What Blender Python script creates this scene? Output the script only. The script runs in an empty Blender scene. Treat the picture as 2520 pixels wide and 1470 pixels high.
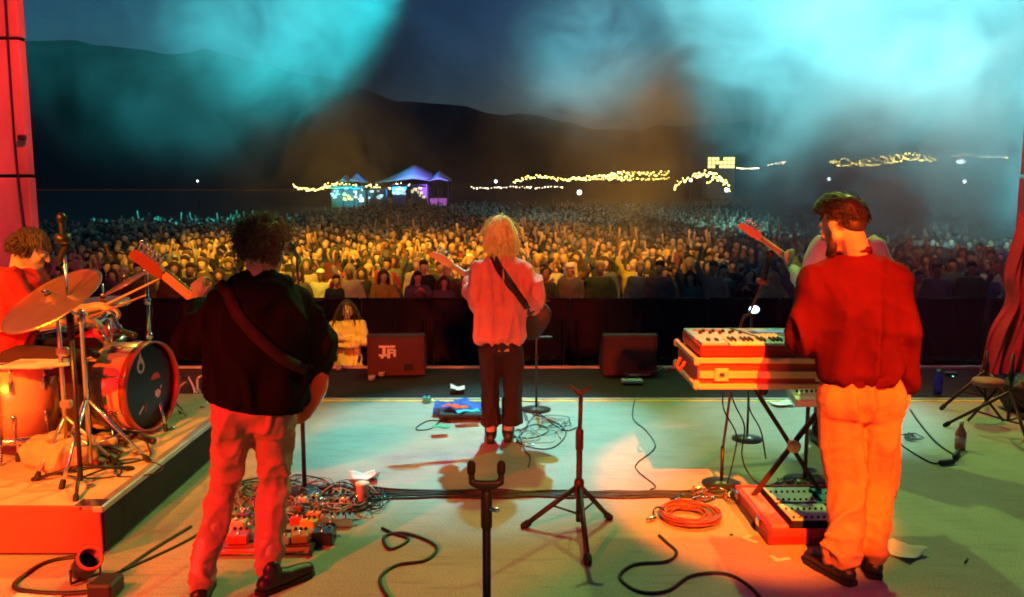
import bpy, math, random
import numpy as np
from mathutils import Vector, Matrix, Quaternion, noise
from mathutils.bvhtree import BVHTree
R = math.radians
PI = math.pi
rnd = random.Random(7)
V = Vector
scene = bpy.context.scene
C = scene.collection

# ------------------------------------------------------------------ camera
EYE = V((0, 0, 1.82)); PITCH = R(7.33); FPX = 2100.0
cd = bpy.data.cameras.new('camera'); cam = bpy.data.objects.new('camera', cd); C.objects.link(cam)
cam.location = EYE; cam.rotation_euler = (R(90) - PITCH, 0, 0)
cd.sensor_width = 36; cd.lens = 36 * FPX / 2520; cd.clip_start = .05; cd.clip_end = 6000
scene.camera = cam

# ------------------------------------------------------------------ sky
w = bpy.data.worlds.new('World'); scene.world = w; w.use_nodes = True
nt = w.node_tree; bgn = nt.nodes['Background']
sky = nt.nodes.new('ShaderNodeTexSky'); sky.sky_type = 'NISHITA'; sky.sun_disc = False
sky.sun_elevation = R(.5); sky.sun_rotation = R(200); sky.altitude = 600; sky.ozone_density = 4; sky.dust_density = .3; sky.air_density = 1.0
nt.links.new(sky.outputs[0], bgn.inputs[0]); bgn.inputs[1].default_value = .11

scene.view_settings.view_transform = 'Standard'; scene.view_settings.look = 'None'
scene.view_settings.exposure = .18; scene.view_settings.gamma = 1
scene.render.engine = 'CYCLES'
cy = scene.cycles
cy.use_denoising = True; cy.max_bounces = 5; cy.diffuse_bounces = 2; cy.glossy_bounces = 2
cy.transmission_bounces = 3; cy.volume_bounces = 0; cy.transparent_max_bounces = 8
cy.volume_step_rate = 1.0; cy.volume_max_steps = 128; cy.sample_clamp_indirect = 4; cy.sample_clamp_direct = 0
cy.caustics_reflective = False; cy.caustics_refractive = False
cy.filter_width = 1.9

# ------------------------------------------------------------------ stage lamps (unseen rig spots and a few added fills)
def spot(name, loc, aim, power, color, size, blend=.25, rad=.12):
    l = bpy.data.lights.new(name, 'SPOT'); l.energy = power; l.color = color
    l.spot_size = R(size); l.spot_blend = blend; l.shadow_soft_size = rad
    o = bpy.data.objects.new(name, l); C.objects.link(o); o.location = loc
    o.rotation_euler = (V(aim) - V(loc)).to_track_quat('-Z', 'Y').to_euler(); return o
TEAL = (.30, 1.0, .80); CYAN = (.02, .80, 1.0); AMBER = (1, .50, .06); RED = (1, .02, .02)
spot('front_teal_spot', (.15, 10.4, 6.4), (-.2, 6.35, 0), 3700, (.20, .82, .92), 25, .7, .06)
spot('front_teal_spot_right', (4.9, 10.2, 6.2), (2.5, 6.8, 0), 1900, (.40, .90, 1.0), 18, .8, .06)
spot('front_olive_wash', (.4, 9.9, 6.8), (1.0, 3.2, 0), 1250, (.44, .80, .13), 84, .8, .10)
spot('front_olive_wash_right', (4.6, 9.9, 6.6), (1.9, 3.5, 0), 1150, (.50, .80, .12), 66, .8, .10)
spot('orange_profile_spot', (1.2, -3.2, 6.6), (1.34, 4.95, 0), 22000, (1, .115, .0003), 9.8, .45, .05)
spot('red_back_wash_right', (2.9, -4.5, 2.4), (1.70, 4, 1.45), 3000, (1, .008, .012), 15, .7, .12)
spot('red_back_wash_centre', (.8, -4.8, 3.2), (.05, 6, 1.1), 3600, (1, .13, .015), 18, .7, .10)
spot('orange_side_spot', (-4.6, -1.6, 2.9), (-.95, 3.9, .35), 3600, (1, .022, .006), 17, .5, .08)
spot('orange_drum_spot', (-5.4, .8, 4.4), (-3.0, 5.0, .5), 2400, (1, .13, .006), 40, .4, .1)
spot('amber_drum_spot', (-3.6, -2.6, 5.0), (-3.1, 4.6, .6), 6500, (1, .24, .015), 19, .5, .1)
spot('red_riser_spot', (-2.4, -2.8, 2.2), (-3.0, 3.7, .05), 4200, (1, .012, .008), 26, .6, .1)
spot('orange_floor_spot', (-3.8, -1.0, 5.0), (-2.35, 3.1, 0), 1100, (1, .13, .02), 18, .4, .08)
spot('pit_amber_fill', (-.6, 5.2, 6.6), (-2.15, 11.2, -.3), 2600, (1, .55, .05), 9, .6, .1)  # added fill that lights the woman in the pit from the stage side
spot('pink_side_spot', (3.2, -1.5, 5.5), (1.25, 3.55, 0), 420, (1, .13, .26), 9, .5, .08)
spot('wall_red_spot', (-2.5, 5.5, 5.8), (-5.4, 8.3, 1.0), 1700, (1, .015, .01), 80, .9, .2)
spot('wall_red_spot_right', (3.2, 6.0, 5.0), (5.2, 8.0, 1.4), 700, (1, .05, .04), 80, .8, .2)
# lamps of the front truss that face the audience, and one added haze flood
spot('crowd_amber_left', (-3.4, 9.8, 8.2), (-5.0, 21.5, -.6), 15500, (1, .50, .02), 45, .9, .3)
spot('crowd_amber_centre', (1.4, 9.8, 8.2), (1.0, 21.5, -.4), 13500, (1, .45, .03), 42, .9, .3)
spot('crowd_red_fill', (7.5, 9.8, 8.2), (8.5, 23, -.5), 4200, (1, .30, .08), 38, .9, .3)
spot('crowd_far_wash', (1.0, 9.8, 8.6), (1.0, 40, -.5), 6500, (1, .46, .05), 15, .9, .3)
spot('cyan_beam_left', (-1.5, 9.6, 7.6), (-8.8, 27, 9.2), 80000, (.0, .64, .72), 36, .12, .1)
spot('cyan_beam_right', (3.0, 9.6, 7.6), (13.8, 26.6, 8.2), 72000, (.20, .76, .82), 58, .15, .1)
spot('pale_haze_fill', (-2.0, 9.6, 8.0), (-9.5, 28, 9.5), 17000, (.40, .62, .68), 44, 1, .2)  # added flood that lifts the haze at left to a pale grey
spot('cyan_beam_centre', (1.6, 9.8, 7.8), (2.3, 27, 5.9), 48000, (.10, .6, .75), 22, 1, .1)

# ------------------------------------------------------------------ placing helpers
FW = V((0, math.cos(PITCH), -math.sin(PITCH))); UP = V((0, math.sin(PITCH), math.cos(PITCH)))
def ray(px, py):
    return V((1, 0, 0)) * ((px - 1260) / FPX) + UP * (-(py - 735) / FPX) + FW
def at(px, py, y):
    d = ray(px, py); return EYE + d * (y / d.y)
def fl(px, py, z=0.0):
    d = ray(px, py); return EYE + d * ((z - EYE.z) / d.z)

# ------------------------------------------------------------------ materials
def mat(name, col, rough=.6, metal=0, var=.15, vscale=6, bump=0, bscale=60, emit=None, estr=0, spec=.4, objcol=False, attr=None, sheen=0, stretch=(1,1,1), alpha=None, coat=0):
    m = bpy.data.materials.new(name); m.use_nodes = True; n = m.node_tree.nodes; L = m.node_tree.links
    b = n['Principled BSDF']; b.inputs['Roughness'].default_value = rough; b.inputs['Metallic'].default_value = metal
    b.inputs['Specular IOR Level'].default_value = spec
    if sheen: b.inputs['Sheen Weight'].default_value = sheen
    if coat: b.inputs['Coat Weight'].default_value = coat
    tc = n.new('ShaderNodeTexCoord'); mp = n.new('ShaderNodeMapping'); mp.inputs['Scale'].default_value = stretch
    L.new(tc.outputs['Object'], mp.inputs[0])
    ns = n.new('ShaderNodeTexNoise'); ns.inputs['Scale'].default_value = vscale; ns.inputs['Detail'].default_value = 4
    L.new(mp.outputs[0], ns.inputs['Vector'])
    mr = n.new('ShaderNodeMapRange'); mr.inputs[1].default_value = .3; mr.inputs[2].default_value = .7
    mr.inputs[3].default_value = 1 - var; mr.inputs[4].default_value = 1 + var
    L.new(ns.outputs[0], mr.inputs[0])
    mx = n.new('ShaderNodeMix'); mx.data_type = 'RGBA'; mx.blend_type = 'MULTIPLY'; mx.inputs[0].default_value = 1
    if objcol:
        oi = n.new('ShaderNodeObjectInfo'); L.new(oi.outputs['Color'], mx.inputs[6])
    elif attr:
        at_ = n.new('ShaderNodeAttribute'); at_.attribute_name = attr; L.new(at_.outputs['Color'], mx.inputs[6])
    else: mx.inputs[6].default_value = (*col, 1)
    L.new(mr.outputs[0], mx.inputs[7]); L.new(mx.outputs[2], b.inputs['Base Color'])
    if bump:
        n2 = n.new('ShaderNodeTexNoise'); n2.inputs['Scale'].default_value = bscale; n2.inputs['Detail'].default_value = 3
        L.new(mp.outputs[0], n2.inputs['Vector'])
        bp = n.new('ShaderNodeBump'); bp.inputs['Strength'].default_value = bump; bp.inputs['Distance'].default_value = .01
        L.new(n2.outputs[0], bp.inputs['Height']); L.new(bp.outputs[0], b.inputs['Normal'])
    if emit: b.inputs['Emission Color'].default_value = (*emit, 1); b.inputs['Emission Strength'].default_value = estr
    return m
M = {}
M['skin'] = mat('skin', (.55, .34, .25), .55, var=.08, bump=.1, bscale=120)
M['black'] = mat('black_plastic', (.018, .018, .02), .5)
M['rubber'] = mat('rubber', (.012, .012, .012), .75)
M['cable'] = mat('cable_jacket', (.015, .015, .016), .5)
M['chrome'] = mat('chrome', (.75, .75, .76), .18, 1, var=.05)
M['steel'] = mat('painted_steel', (.05, .05, .055), .35, .6)
M['white'] = mat('white_paper', (.8, .8, .78), .8, var=.04)
M['hoodie'] = mat('black_fleece', (.006, .006, .008), .95, bump=.4, bscale=90, spec=.1)
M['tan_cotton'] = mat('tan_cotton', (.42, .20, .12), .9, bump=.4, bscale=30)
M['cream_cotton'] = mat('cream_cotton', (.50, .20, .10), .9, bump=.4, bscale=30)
M['pink_cotton'] = mat('pink_cotton', (.72, .19, .17), .85, bump=.4, bscale=30)
M['wine_wool'] = mat('wine_wool', (.065, .004, .018), .95, bump=.2, bscale=34, spec=.08)
M['dark_cotton'] = mat('dark_cotton', (.030, .010, .013), .9, bump=.3, bscale=120)
M['hair_dark'] = mat('dark_hair', (.045, .028, .02), .45, var=.3, vscale=30)
M['hair_brown'] = mat('brown_hair', (.13, .095, .06), .45, var=.35, vscale=30)
M['hair_blond'] = mat('blond_hair', (.90, .74, .30), .5, var=.2, vscale=30)
M['leather'] = mat('leather', (.02, .014, .012), .4, bump=.2)
M['strap'] = mat('woven_strap', (.014, .005, .004), .8, var=.6, vscale=14)
M['strap_dark'] = mat('black_strap', (.02, .012, .012), .6)

# ------------------------------------------------------------------ mesh helpers
class MB:
    def __init__(s): s.v = []; s.f = []
    def add(s, vs, fs):
        o = len(s.v); s.v += [tuple(v) for v in vs]; s.f += [tuple(i + o for i in f) for f in fs]; return s
    def box(s, c, size, rot=None, taper=1.0):
        c = V(c); hx, hy, hz = size[0] / 2, size[1] / 2, size[2] / 2
        vs = [V((x * hx * (taper if z > 0 else 1), y * hy * (taper if z > 0 else 1), z * hz)) for z in (-1, 1) for y in (-1, 1) for x in (-1, 1)]
        if rot is not None: vs = [rot @ v for v in vs]
        return s.add([c + v for v in vs], [(0, 2, 3, 1), (4, 5, 7, 6), (0, 1, 5, 4), (2, 6, 7, 3), (0, 4, 6, 2), (1, 3, 7, 5)])
    def bbox(s, c, size, b=.01, rot=None):
        "box with chamfered edges"
        c = V(c); h = [x / 2 for x in size]; b = min(b, min(h) * .6); vs = []; idx = {}
        for sx in (-1, 1):
            for sy in (-1, 1):
                for sz in (-1, 1):
                    for k in range(3):
                        p = [sx * (h[0] - b), sy * (h[1] - b), sz * (h[2] - b)]; p[k] = (sx, sy, sz)[k] * h[k]
                        idx[(sx, sy, sz, k)] = len(vs); p = V(p); vs.append(c + (rot @ p if rot is not None else p))
        fs = []
        for k in range(3):
            a, d = [i for i in range(3) if i != k]
            for s_ in (-1, 1):
                q = []
                for (u, w_) in ((-1, -1), (1, -1), (1, 1), (-1, 1)):
                    t = [0, 0, 0]; t[k] = s_; t[a] = u; t[d] = w_; q.append(idx[(t[0], t[1], t[2], k)])
                fs.append(q if (s_ > 0) == (k != 1) else q[::-1])
        for k in range(3):
            a, d = [i for i in range(3) if i != k]
            for u in (-1, 1):
                for w_ in (-1, 1):
                    q = []
                    for s_, kk in ((-1, a), (1, a), (1, d), (-1, d)):
                        t = [0, 0, 0]; t[k] = s_; t[a] = u; t[d] = w_; q.append(idx[(t[0], t[1], t[2], kk)])
                    fs.append(q)
        for sx in (-1, 1):
            for sy in (-1, 1):
                for sz in (-1, 1): fs.append([idx[(sx, sy, sz, k)] for k in range(3)])
        return s.add(vs, fs)
    def tube(s, pts, r, seg=6, cap=True):
        pts = [V(p) for p in pts]; n = len(pts); rs = r if isinstance(r, (list, tuple)) else [r] * n
        vs = []; fs = []; prev = None
        for i, p in enumerate(pts):
            d = (pts[min(i + 1, n - 1)] - pts[max(i - 1, 0)])
            if d.length < 1e-9: d = V((0, 0, 1))
            d.normalize()
            if prev is None: a = d.orthogonal().normalized()
            else:
                a = prev - d * prev.dot(d)
                a = a.normalized() if a.length > 1e-6 else d.orthogonal().normalized()
            prev = a; b = d.cross(a)
            for k in range(seg):
                t = 2 * PI * k / seg; vs.append(p + (a * math.cos(t) + b * math.sin(t)) * rs[i])
        for i in range(n - 1):
            for k in range(seg):
                k2 = (k + 1) % seg; fs.append((i * seg + k, i * seg + k2, (i + 1) * seg + k2, (i + 1) * seg + k))
        if cap: fs.append(tuple(range(seg))[::-1]); fs.append(tuple((n - 1) * seg + k for k in range(seg)))
        return s.add(vs, fs)
    def cap(s, p0, p1, r0, r1=None, seg=10):
        "tapered capsule"
        r1 = r0 if r1 is None else r1; p0 = V(p0); p1 = V(p1); d = (p1 - p0)
        d = d.normalized() if d.length > 1e-6 else V((0, 0, 1))
        pts = []; rs = []
        for t in (90, 60, 30, 0): pts.append(p0 - d * r0 * math.sin(R(t))); rs.append(max(1e-4, r0 * math.cos(R(t))))
        for t in (0, 30, 60, 90): pts.append(p1 + d * r1 * math.sin(R(t))); rs.append(max(1e-4, r1 * math.cos(R(t))))
        return s.tube(pts, rs, seg)
    def chain(s, pts, rs, seg=10):
        for i in range(len(pts) - 1): s.cap(pts[i], pts[i + 1], rs[i], rs[i + 1], seg)
        return s
    def ell(s, c, r, rot=None, nu=12, nv=8):
        c = V(c); vs = []; fs = []
        for j in range(nv + 1):
            t = PI * j / nv - PI / 2
            for i in range(nu):
                a = 2 * PI * i / nu; v = V((r[0] * math.cos(t) * math.cos(a), r[1] * math.cos(t) * math.sin(a), r[2] * math.sin(t)))
                if j in (0, nv): v += V((1e-4 * math.cos(a), 1e-4 * math.sin(a), 0))
                vs.append(c + (rot @ v if rot is not None else v))
        for j in range(nv):
            for i in range(nu):
                i2 = (i + 1) % nu; fs.append((j * nu + i, j * nu + i2, (j + 1) * nu + i2, (j + 1) * nu + i))
        fs.append(tuple(range(nu))[::-1]); fs.append(tuple(nv * nu + i for i in range(nu)))
        return s.add(vs, fs)
    def loft(s, rings, seg=20):
        "rings: (centre, a, b) with a, b half-axis vectors"
        vs = []; fs = []
        for c, a, b in rings:
            for k in range(seg):
                t = 2 * PI * k / seg; vs.append(V(c) + V(a) * math.cos(t) + V(b) * math.sin(t))
        for i in range(len(rings) - 1):
            for k in range(seg):
                k2 = (k + 1) % seg; fs.append((i * seg + k, i * seg + k2, (i + 1) * seg + k2, (i + 1) * seg + k))
        fs.append(tuple(range(seg))[::-1]); fs.append(tuple((len(rings) - 1) * seg + k for k in range(seg)))
        return s.add(vs, fs)
    def lathe(s, prof, c=(0, 0, 0), ax=(0, 0, 1), seg=32, closed=False):
        c = V(c); ax = V(ax).normalized(); a = ax.orthogonal().normalized(); b = ax.cross(a); vs = []; fs = []
        for r, h in prof:
            for k in range(seg):
                t = 2 * PI * k / seg; vs.append(c + ax * h + (a * math.cos(t) + b * math.sin(t)) * max(r, 1e-4))
        n = len(prof); rng = n if closed else n - 1
        for i in range(rng):
            i2 = (i + 1) % n
            for k in range(seg):
                k2 = (k + 1) % seg; fs.append((i * seg + k, i * seg + k2, i2 * seg + k2, i2 * seg + k))
        return s.add(vs, fs)
    def prism(s, outline, z0, z1, mtx=None):
        n = len(outline); vs = [V((x, y, z0)) for x, y in outline] + [V((x, y, z1)) for x, y in outline]
        if mtx is not None: vs = [mtx @ v for v in vs]
        fs = [tuple(range(n))[::-1], tuple(range(n, 2 * n))] + [(i, (i + 1) % n, n + (i + 1) % n, n + i) for i in range(n)]
        return s.add(vs, fs)
    def xf(s, m):
        s.v = [tuple(m @ V(v)) for v in s.v]; return s
    def mesh(s, name='mesh', smooth=True):
        me = bpy.data.meshes.new(name); me.from_pydata(s.v, [], s.f); me.validate()
        if smooth: me.polygons.foreach_set('use_smooth', [True] * len(me.polygons))
        me.update(); return me

def fuse(mb, voxel, it=4, name='fused', factor=.5):
    me = mb.mesh('tmp'); o = bpy.data.objects.new('tmp', me); C.objects.link(o)
    m = o.modifiers.new('r', 'REMESH'); m.mode = 'VOXEL'; m.voxel_size = voxel; m.use_smooth_shade = True
    if it: s = o.modifiers.new('s', 'SMOOTH'); s.factor = factor; s.iterations = it
    dg = bpy.context.evaluated_depsgraph_get()
    out = bpy.data.meshes.new_from_object(o.evaluated_get(dg)); out.name = name
    bpy.data.objects.remove(o); bpy.data.meshes.remove(me); return out

def displace(me, fn):
    "fn(co, normal) -> offset along the normal"
    n = len(me.vertices)
    co = [v.co.copy() for v in me.vertices]; no = [v.normal.copy() for v in me.vertices]
    out = np.empty(n * 3, dtype=np.float32)
    for i in range(n):
        p = co[i] + no[i] * fn(co[i], no[i]); out[3 * i:3 * i + 3] = p
    me.vertices.foreach_set('co', out); me.update()

def put(name, me, m=None, parent=None, label=None, cat=None, group=None, kind=None, smooth=True, loc=None):
    if isinstance(me, MB): me = me.mesh(name, smooth)
    o = bpy.data.objects.new(name, me); C.objects.link(o)
    if m is not None:
        me.materials.clear(); me.materials.append(M[m] if isinstance(m, str) else m)
    if parent is not None: o.parent = parent
    if label: o['label'] = label
    if cat: o['category'] = cat
    if group: o['group'] = group
    if kind: o['kind'] = kind
    if loc is not None: o.location = loc
    return o
def thing(name, label, cat, loc=(0, 0, 0), rot=(0, 0, 0), group=None):
    o = bpy.data.objects.new(name, None); C.objects.link(o); o.empty_display_size = .1
    o.location = loc; o.rotation_euler = rot; o['label'] = label; o['category'] = cat
    if group: o['group'] = group
    return o
def spline(pts, n=8):
    pts = [V(p) for p in pts]; P = [pts[0] * 2 - pts[1]] + pts + [pts[-1] * 2 - pts[-2]]; out = []
    for i in range(1, len(P) - 2):
        a, b, c, d = P[i - 1:i + 3]
        for k in range(n):
            t = k / n
            out.append(.5 * ((2 * b) + (c - a) * t + (2 * a - 5 * b + 4 * c - d) * t * t + (3 * b - a - 3 * c + d) * t ** 3))
    out.append(P[-2]); return out
def grid(name, x0, x1, y0, y1, nx, ny, zf):
    xs = np.linspace(x0, x1, nx); ys = np.linspace(y0, y1, ny)
    vs = [(x, y, zf(x, y)) for y in ys for x in xs]
    fs = [(j * nx + i, j * nx + i + 1, (j + 1) * nx + i + 1, (j + 1) * nx + i) for j in range(ny - 1) for i in range(nx - 1)]
    mb = MB(); mb.add(vs, fs); return mb
# ================================================================== THE PLACE
GZ = -1.3      # level of the field below the stage
# --- stage floor: worn grey-beige boards under paint
def floor_mat():
    m = mat('stage_floor_paint', (.34, .33, .29), .62, var=.10, vscale=3.5, bump=.06, bscale=300)
    n = m.node_tree.nodes; L = m.node_tree.links; b = n['Principled BSDF']
    src = b.inputs['Base Color'].links[0].from_socket
    tc = n.new('ShaderNodeTexCoord')
    sp = n.new('ShaderNodeTexNoise'); sp.inputs['Scale'].default_value = 130; sp.inputs['Detail'].default_value = 2
    L.new(tc.outputs['Object'], sp.inputs['Vector'])
    rm = n.new('ShaderNodeMapRange'); rm.inputs[1].default_value = .35; rm.inputs[2].default_value = .68; rm.inputs[3].default_value = .70; rm.inputs[4].default_value = 1.22
    L.new(sp.outputs[0], rm.inputs[0])
    # scuffs
    mp = n.new('ShaderNodeMapping'); mp.inputs['Rotation'].default_value = (0, 0, .5); mp.inputs['Scale'].default_value = (1.2, 9, 1)
    L.new(tc.outputs['Object'], mp.inputs[0])
    sc = n.new('ShaderNodeTexNoise'); sc.inputs['Scale'].default_value = 3; sc.inputs['Detail'].default_value = 6; L.new(mp.outputs[0], sc.inputs['Vector'])
    r2 = n.new('ShaderNodeMapRange'); r2.inputs[1].default_value = .25; r2.inputs[2].default_value = .45; r2.inputs[3].default_value = .72; r2.inputs[4].default_value = 1
    L.new(sc.outputs[0], r2.inputs[0])
    mu = n.new('ShaderNodeMath'); mu.operation = 'MULTIPLY'; L.new(rm.outputs[0], mu.inputs[0]); L.new(r2.outputs[0], mu.inputs[1])
    mx = n.new('ShaderNodeMix'); mx.data_type = 'RGBA'; mx.blend_type = 'MULTIPLY'; mx.inputs[0].default_value = 1
    L.new(src, mx.inputs[6]); L.new(mu.outputs[0], mx.inputs[7]); L.new(mx.outputs[2], b.inputs['Base Color'])
    return m
M['floor'] = floor_mat()
M['lip'] = mat('black_stage_carpet', (.012, .007, .008), .9, var=.3, bump=.4, bscale=200)
M['lip_trim'] = mat('worn_aluminium', (.5, .5, .48), .45, .7, var=.2)
M['yellow_tape'] = mat('yellow_edge_tape', (.75, .66, .12), .6, var=.2)
M['ground'] = mat('dark_grass_field', (.055, .05, .028), .95, var=.4, vscale=.8, bump=.5, bscale=8)
M['hill'] = mat('dark_hillside', (.030, .020, .017), 1, var=.5, vscale=.012, bump=1, bscale=.06)
edge = 7.24
put('stage_floor', MB().box((0, (edge - 3) / 2, -.05), (11.4, edge + 3, .1)), 'floor', kind='structure', smooth=False)
put('stage_lip', MB().box((0, (edge + 8.62) / 2, -.065), (11.4, 8.62 - edge, .1)), 'lip', kind='structure', smooth=False)
put('stage_skirt', MB().box((0, 8.60, -.72), (11.4, .05, 1.16)), 'lip', kind='structure', smooth=False)
put('edge_tape', MB().box((0, edge - .035, .003), (11.4, .035, .004)), 'yellow_tape', kind='structure', smooth=False)
put('stage_edge_trim', MB().box((0, edge + .02, -.004), (11.4, .03, .03)).box((0, 8.635, -.01), (11.4, .028, .035)), 'lip_trim', kind='structure', smooth=False)

# far ground, rising to the right, and hills behind
def gz(x, y):
    t = max(0, (y - 88) / 60); rise = max(0, min(1, (x + 40) / 90))
    return GZ + min(t, 2.5) * (1.0 + 3.2 * rise) * .95
put('field', grid('field', -500, 500, -60, 440, 60, 90, gz), 'ground', kind='structure')
def ridge(x):
    a = x / 900.0
    h = 150 - 95 * (1 / (1 + math.exp(-(a + .19) * 9))) + 30 * (1 / (1 + math.exp(-(a - .5) * 9)))
    return h + 16 * noise.noise(V((x * .006, 2, 0))) + 6 * noise.noise(V((x * .03, 5, 0)))
def hz_(x, y):
    t = min(1, max(0, (y - 380) / 520)); t = t * t * (3 - 2 * t)
    back = 1 - .3 * max(0, (y - 900) / 500)
    return 1.5 + ridge(x * 900 / max(y, 500)) * t * back + 10 * t * noise.noise(V((x * .012, y * .012, 3)))
put('hills', grid('hills', -1300, 1300, 375, 1400, 150, 60, hz_), 'hill', kind='structure')

# --- side wall left (red lit proscenium leg of plywood panels) and right wing
M['steel_c'] = mat('black_clamp', (.03, .03, .03), .5)
M['wall'] = mat('painted_plywood', (.55, .42, .38), .7, var=.38, vscale=2.6, bump=.4, bscale=12, stretch=(1, 1, .3))
t = thing('stage_side_wall', 'tall red-lit panelled side wall of the stage at left, behind the drummer', 'wall', (-4.62, 8.3, 0))
z = -1.2
for i, h in enumerate((1.55, 1.6, 1.28, 2.2, 2.4, 2.4)):
    for j, (x0, wd) in enumerate(((0, .62), (-.63, 1.0), (-1.64, 1.2))):
        put('panel', MB().bbox((x0 - wd / 2, .0 + .01 * ((i + j) % 2), z + h / 2 - .01), (wd - .012, .12, h - .03), .006), 'wall', t, smooth=False)
    z += h
for zz in (-.4, .9, 2.3): put('clamp', MB().bbox((-.02, -.09, zz), (.07, .05, .05), .008), 'steel_c', t, smooth=False)
put('trailing_cable', MB().tube(spline([(-.05, -.10, 4.8), (-.09, -.09, 2.3), (-.03, -.10, .9), (-.12, -.10, -.4)], 6), .009, 5), 'steel_c', t)
put('backing', MB().box((-1.4, .10, 4.4), (2.7, .05, 11.2)), 'lip', t, smooth=False)
t = thing('stage_side_wall', 'pale pinkish side wall of the stage at far right, half lost in smoke', 'wall', (4.92, 8.3, 0))
z = -1.2
for i, h in enumerate((1.55, 1.6, 1.28, 2.2, 2.4, 2.4)):
    put('panel', MB().bbox((.75, .01 * (i % 2), z + h / 2 - .01), (1.49, .12, h - .03), .006), 'wall', t, smooth=False)
    z += h
# draped red curtain at the right edge
M['curtain'] = mat('red_cloth', (.50, .10, .09), .9, var=.2, bump=.3, bscale=60)
def drape(x0, y0, wdt, ztop, zbot, seed, lean=.0):
    nx, nz = 60, 40; vs = []; fs = []
    for side in (0, .012):
        for j in range(nz):
            for i in range(nx):
                u = i / (nx - 1); v = j / (nz - 1)
                wv = .05 * math.sin(u * 17 + seed + 1.2 * math.sin(v * 3 + seed)) + .02 * math.sin(u * 41 + v * 4)
                pinch = 1 - .45 * math.exp(-((v - .55) / .12) ** 2)
                vs.append((x0 + wdt * ((u - .5) * pinch + .5) + lean * v, y0 + wv + side, ztop + (zbot - ztop) * v))
    o = nx * nz
    for j in range(nz - 1):
        for i in range(nx - 1):
            a = j * nx + i; fs.append((a, a + nx, a + nx + 1, a + 1)); fs.append((o + a, o + a + 1, o + a + nx + 1, o + a + nx))
    for j in range(nz - 1):
        for i in (0, nx - 1):
            a = j * nx + i; fs.append((a, a + nx, o + a + nx, o + a))
    return MB().add(vs, fs)
put('curtain', drape(4.62, 7.75, .42, 1.60, .12, 1.3, lean=-.28), 'curtain', label='red cloth hanging gathered and tied near the right edge of the stage', cat='curtain')

# --- crowd barrier across the front of the audience
M['barrier'] = mat('dark_barrier_metal', (.05, .03, .032), .5, .5, var=.3)
M['barrier_panel'] = mat('black_barrier_sheet', (.022, .012, .014), .8, var=.3)
by = 15.0
bar_f = MB()
for sx in (-.6, .6): bar_f.tube([(sx, 0, GZ), (sx, 0, GZ + 1.18)], .022, 6)
bar_f.tube([(-.6, 0, GZ + 1.18), (.6, 0, GZ + 1.18)], .026, 6).tube([(-.6, 0, GZ + .1), (.6, 0, GZ + .1)], .02, 6)
bar_f.tube([(0, 0, GZ + .1), (0, 0, GZ + 1.18)], .012, 6)
fm = bar_f.mesh('frame'); fm.materials.append(M['barrier'])
pm_ = MB().box((0, .03, GZ + .64), (1.16, .006, 1.02)).mesh('panel', False); pm_.materials.append(M['barrier_panel'])
sm = MB().box((0, -.35, GZ + .05), (1.16, .62, .03)).tube([(-.5, -.62, GZ + .06), (-.5, 0, GZ + .8)], .015, 5).tube([(.5, -.62, GZ + .06), (.5, 0, GZ + .8)], .015, 5).mesh('step'); sm.materials.append(M['barrier'])
NB = 17
WHERE = ['left edge, beyond the drums', 'behind the big cymbal', 'behind the cymbals', 'right of the cymbal stand', 'just left of the bassist', 'behind the bassist',
  'behind the bassist\'s right shoulder', 'behind the waving-free photographer pit woman', 'above the monitor with white lettering', 'left of the singer', 'behind the singer', 'right of the singer',
  'left of the plain monitor', 'above the plain monitor', 'left of the keyboard', 'behind the keyboard', 'behind the keyboard player']
WHERE[7] = 'behind the woman in yellow'
for i in range(NB):
    x = -8.9 + i * 1.24 + .62
    wl = WHERE[min(len(WHERE) - 1, i)]
    e = thing('crowd_barrier', f'dark steel barrier section in front of the crowd, {wl}', 'barrier', (x, by + .03 * math.sin(i * 2.1), 0), (0, 0, .03 * math.sin(i * 1.7)), 'barrier sections along the front of the crowd')
    for nm, me in (('frame', fm), ('sheet_panel', pm_), ('step', sm)): put(nm, me, parent=e)
for mm, k in ((fm, 'barrier'), (pm_, 'barrier_panel'), (sm, 'barrier')):
    mm.materials.clear(); mm.materials.append(M[k])
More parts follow.
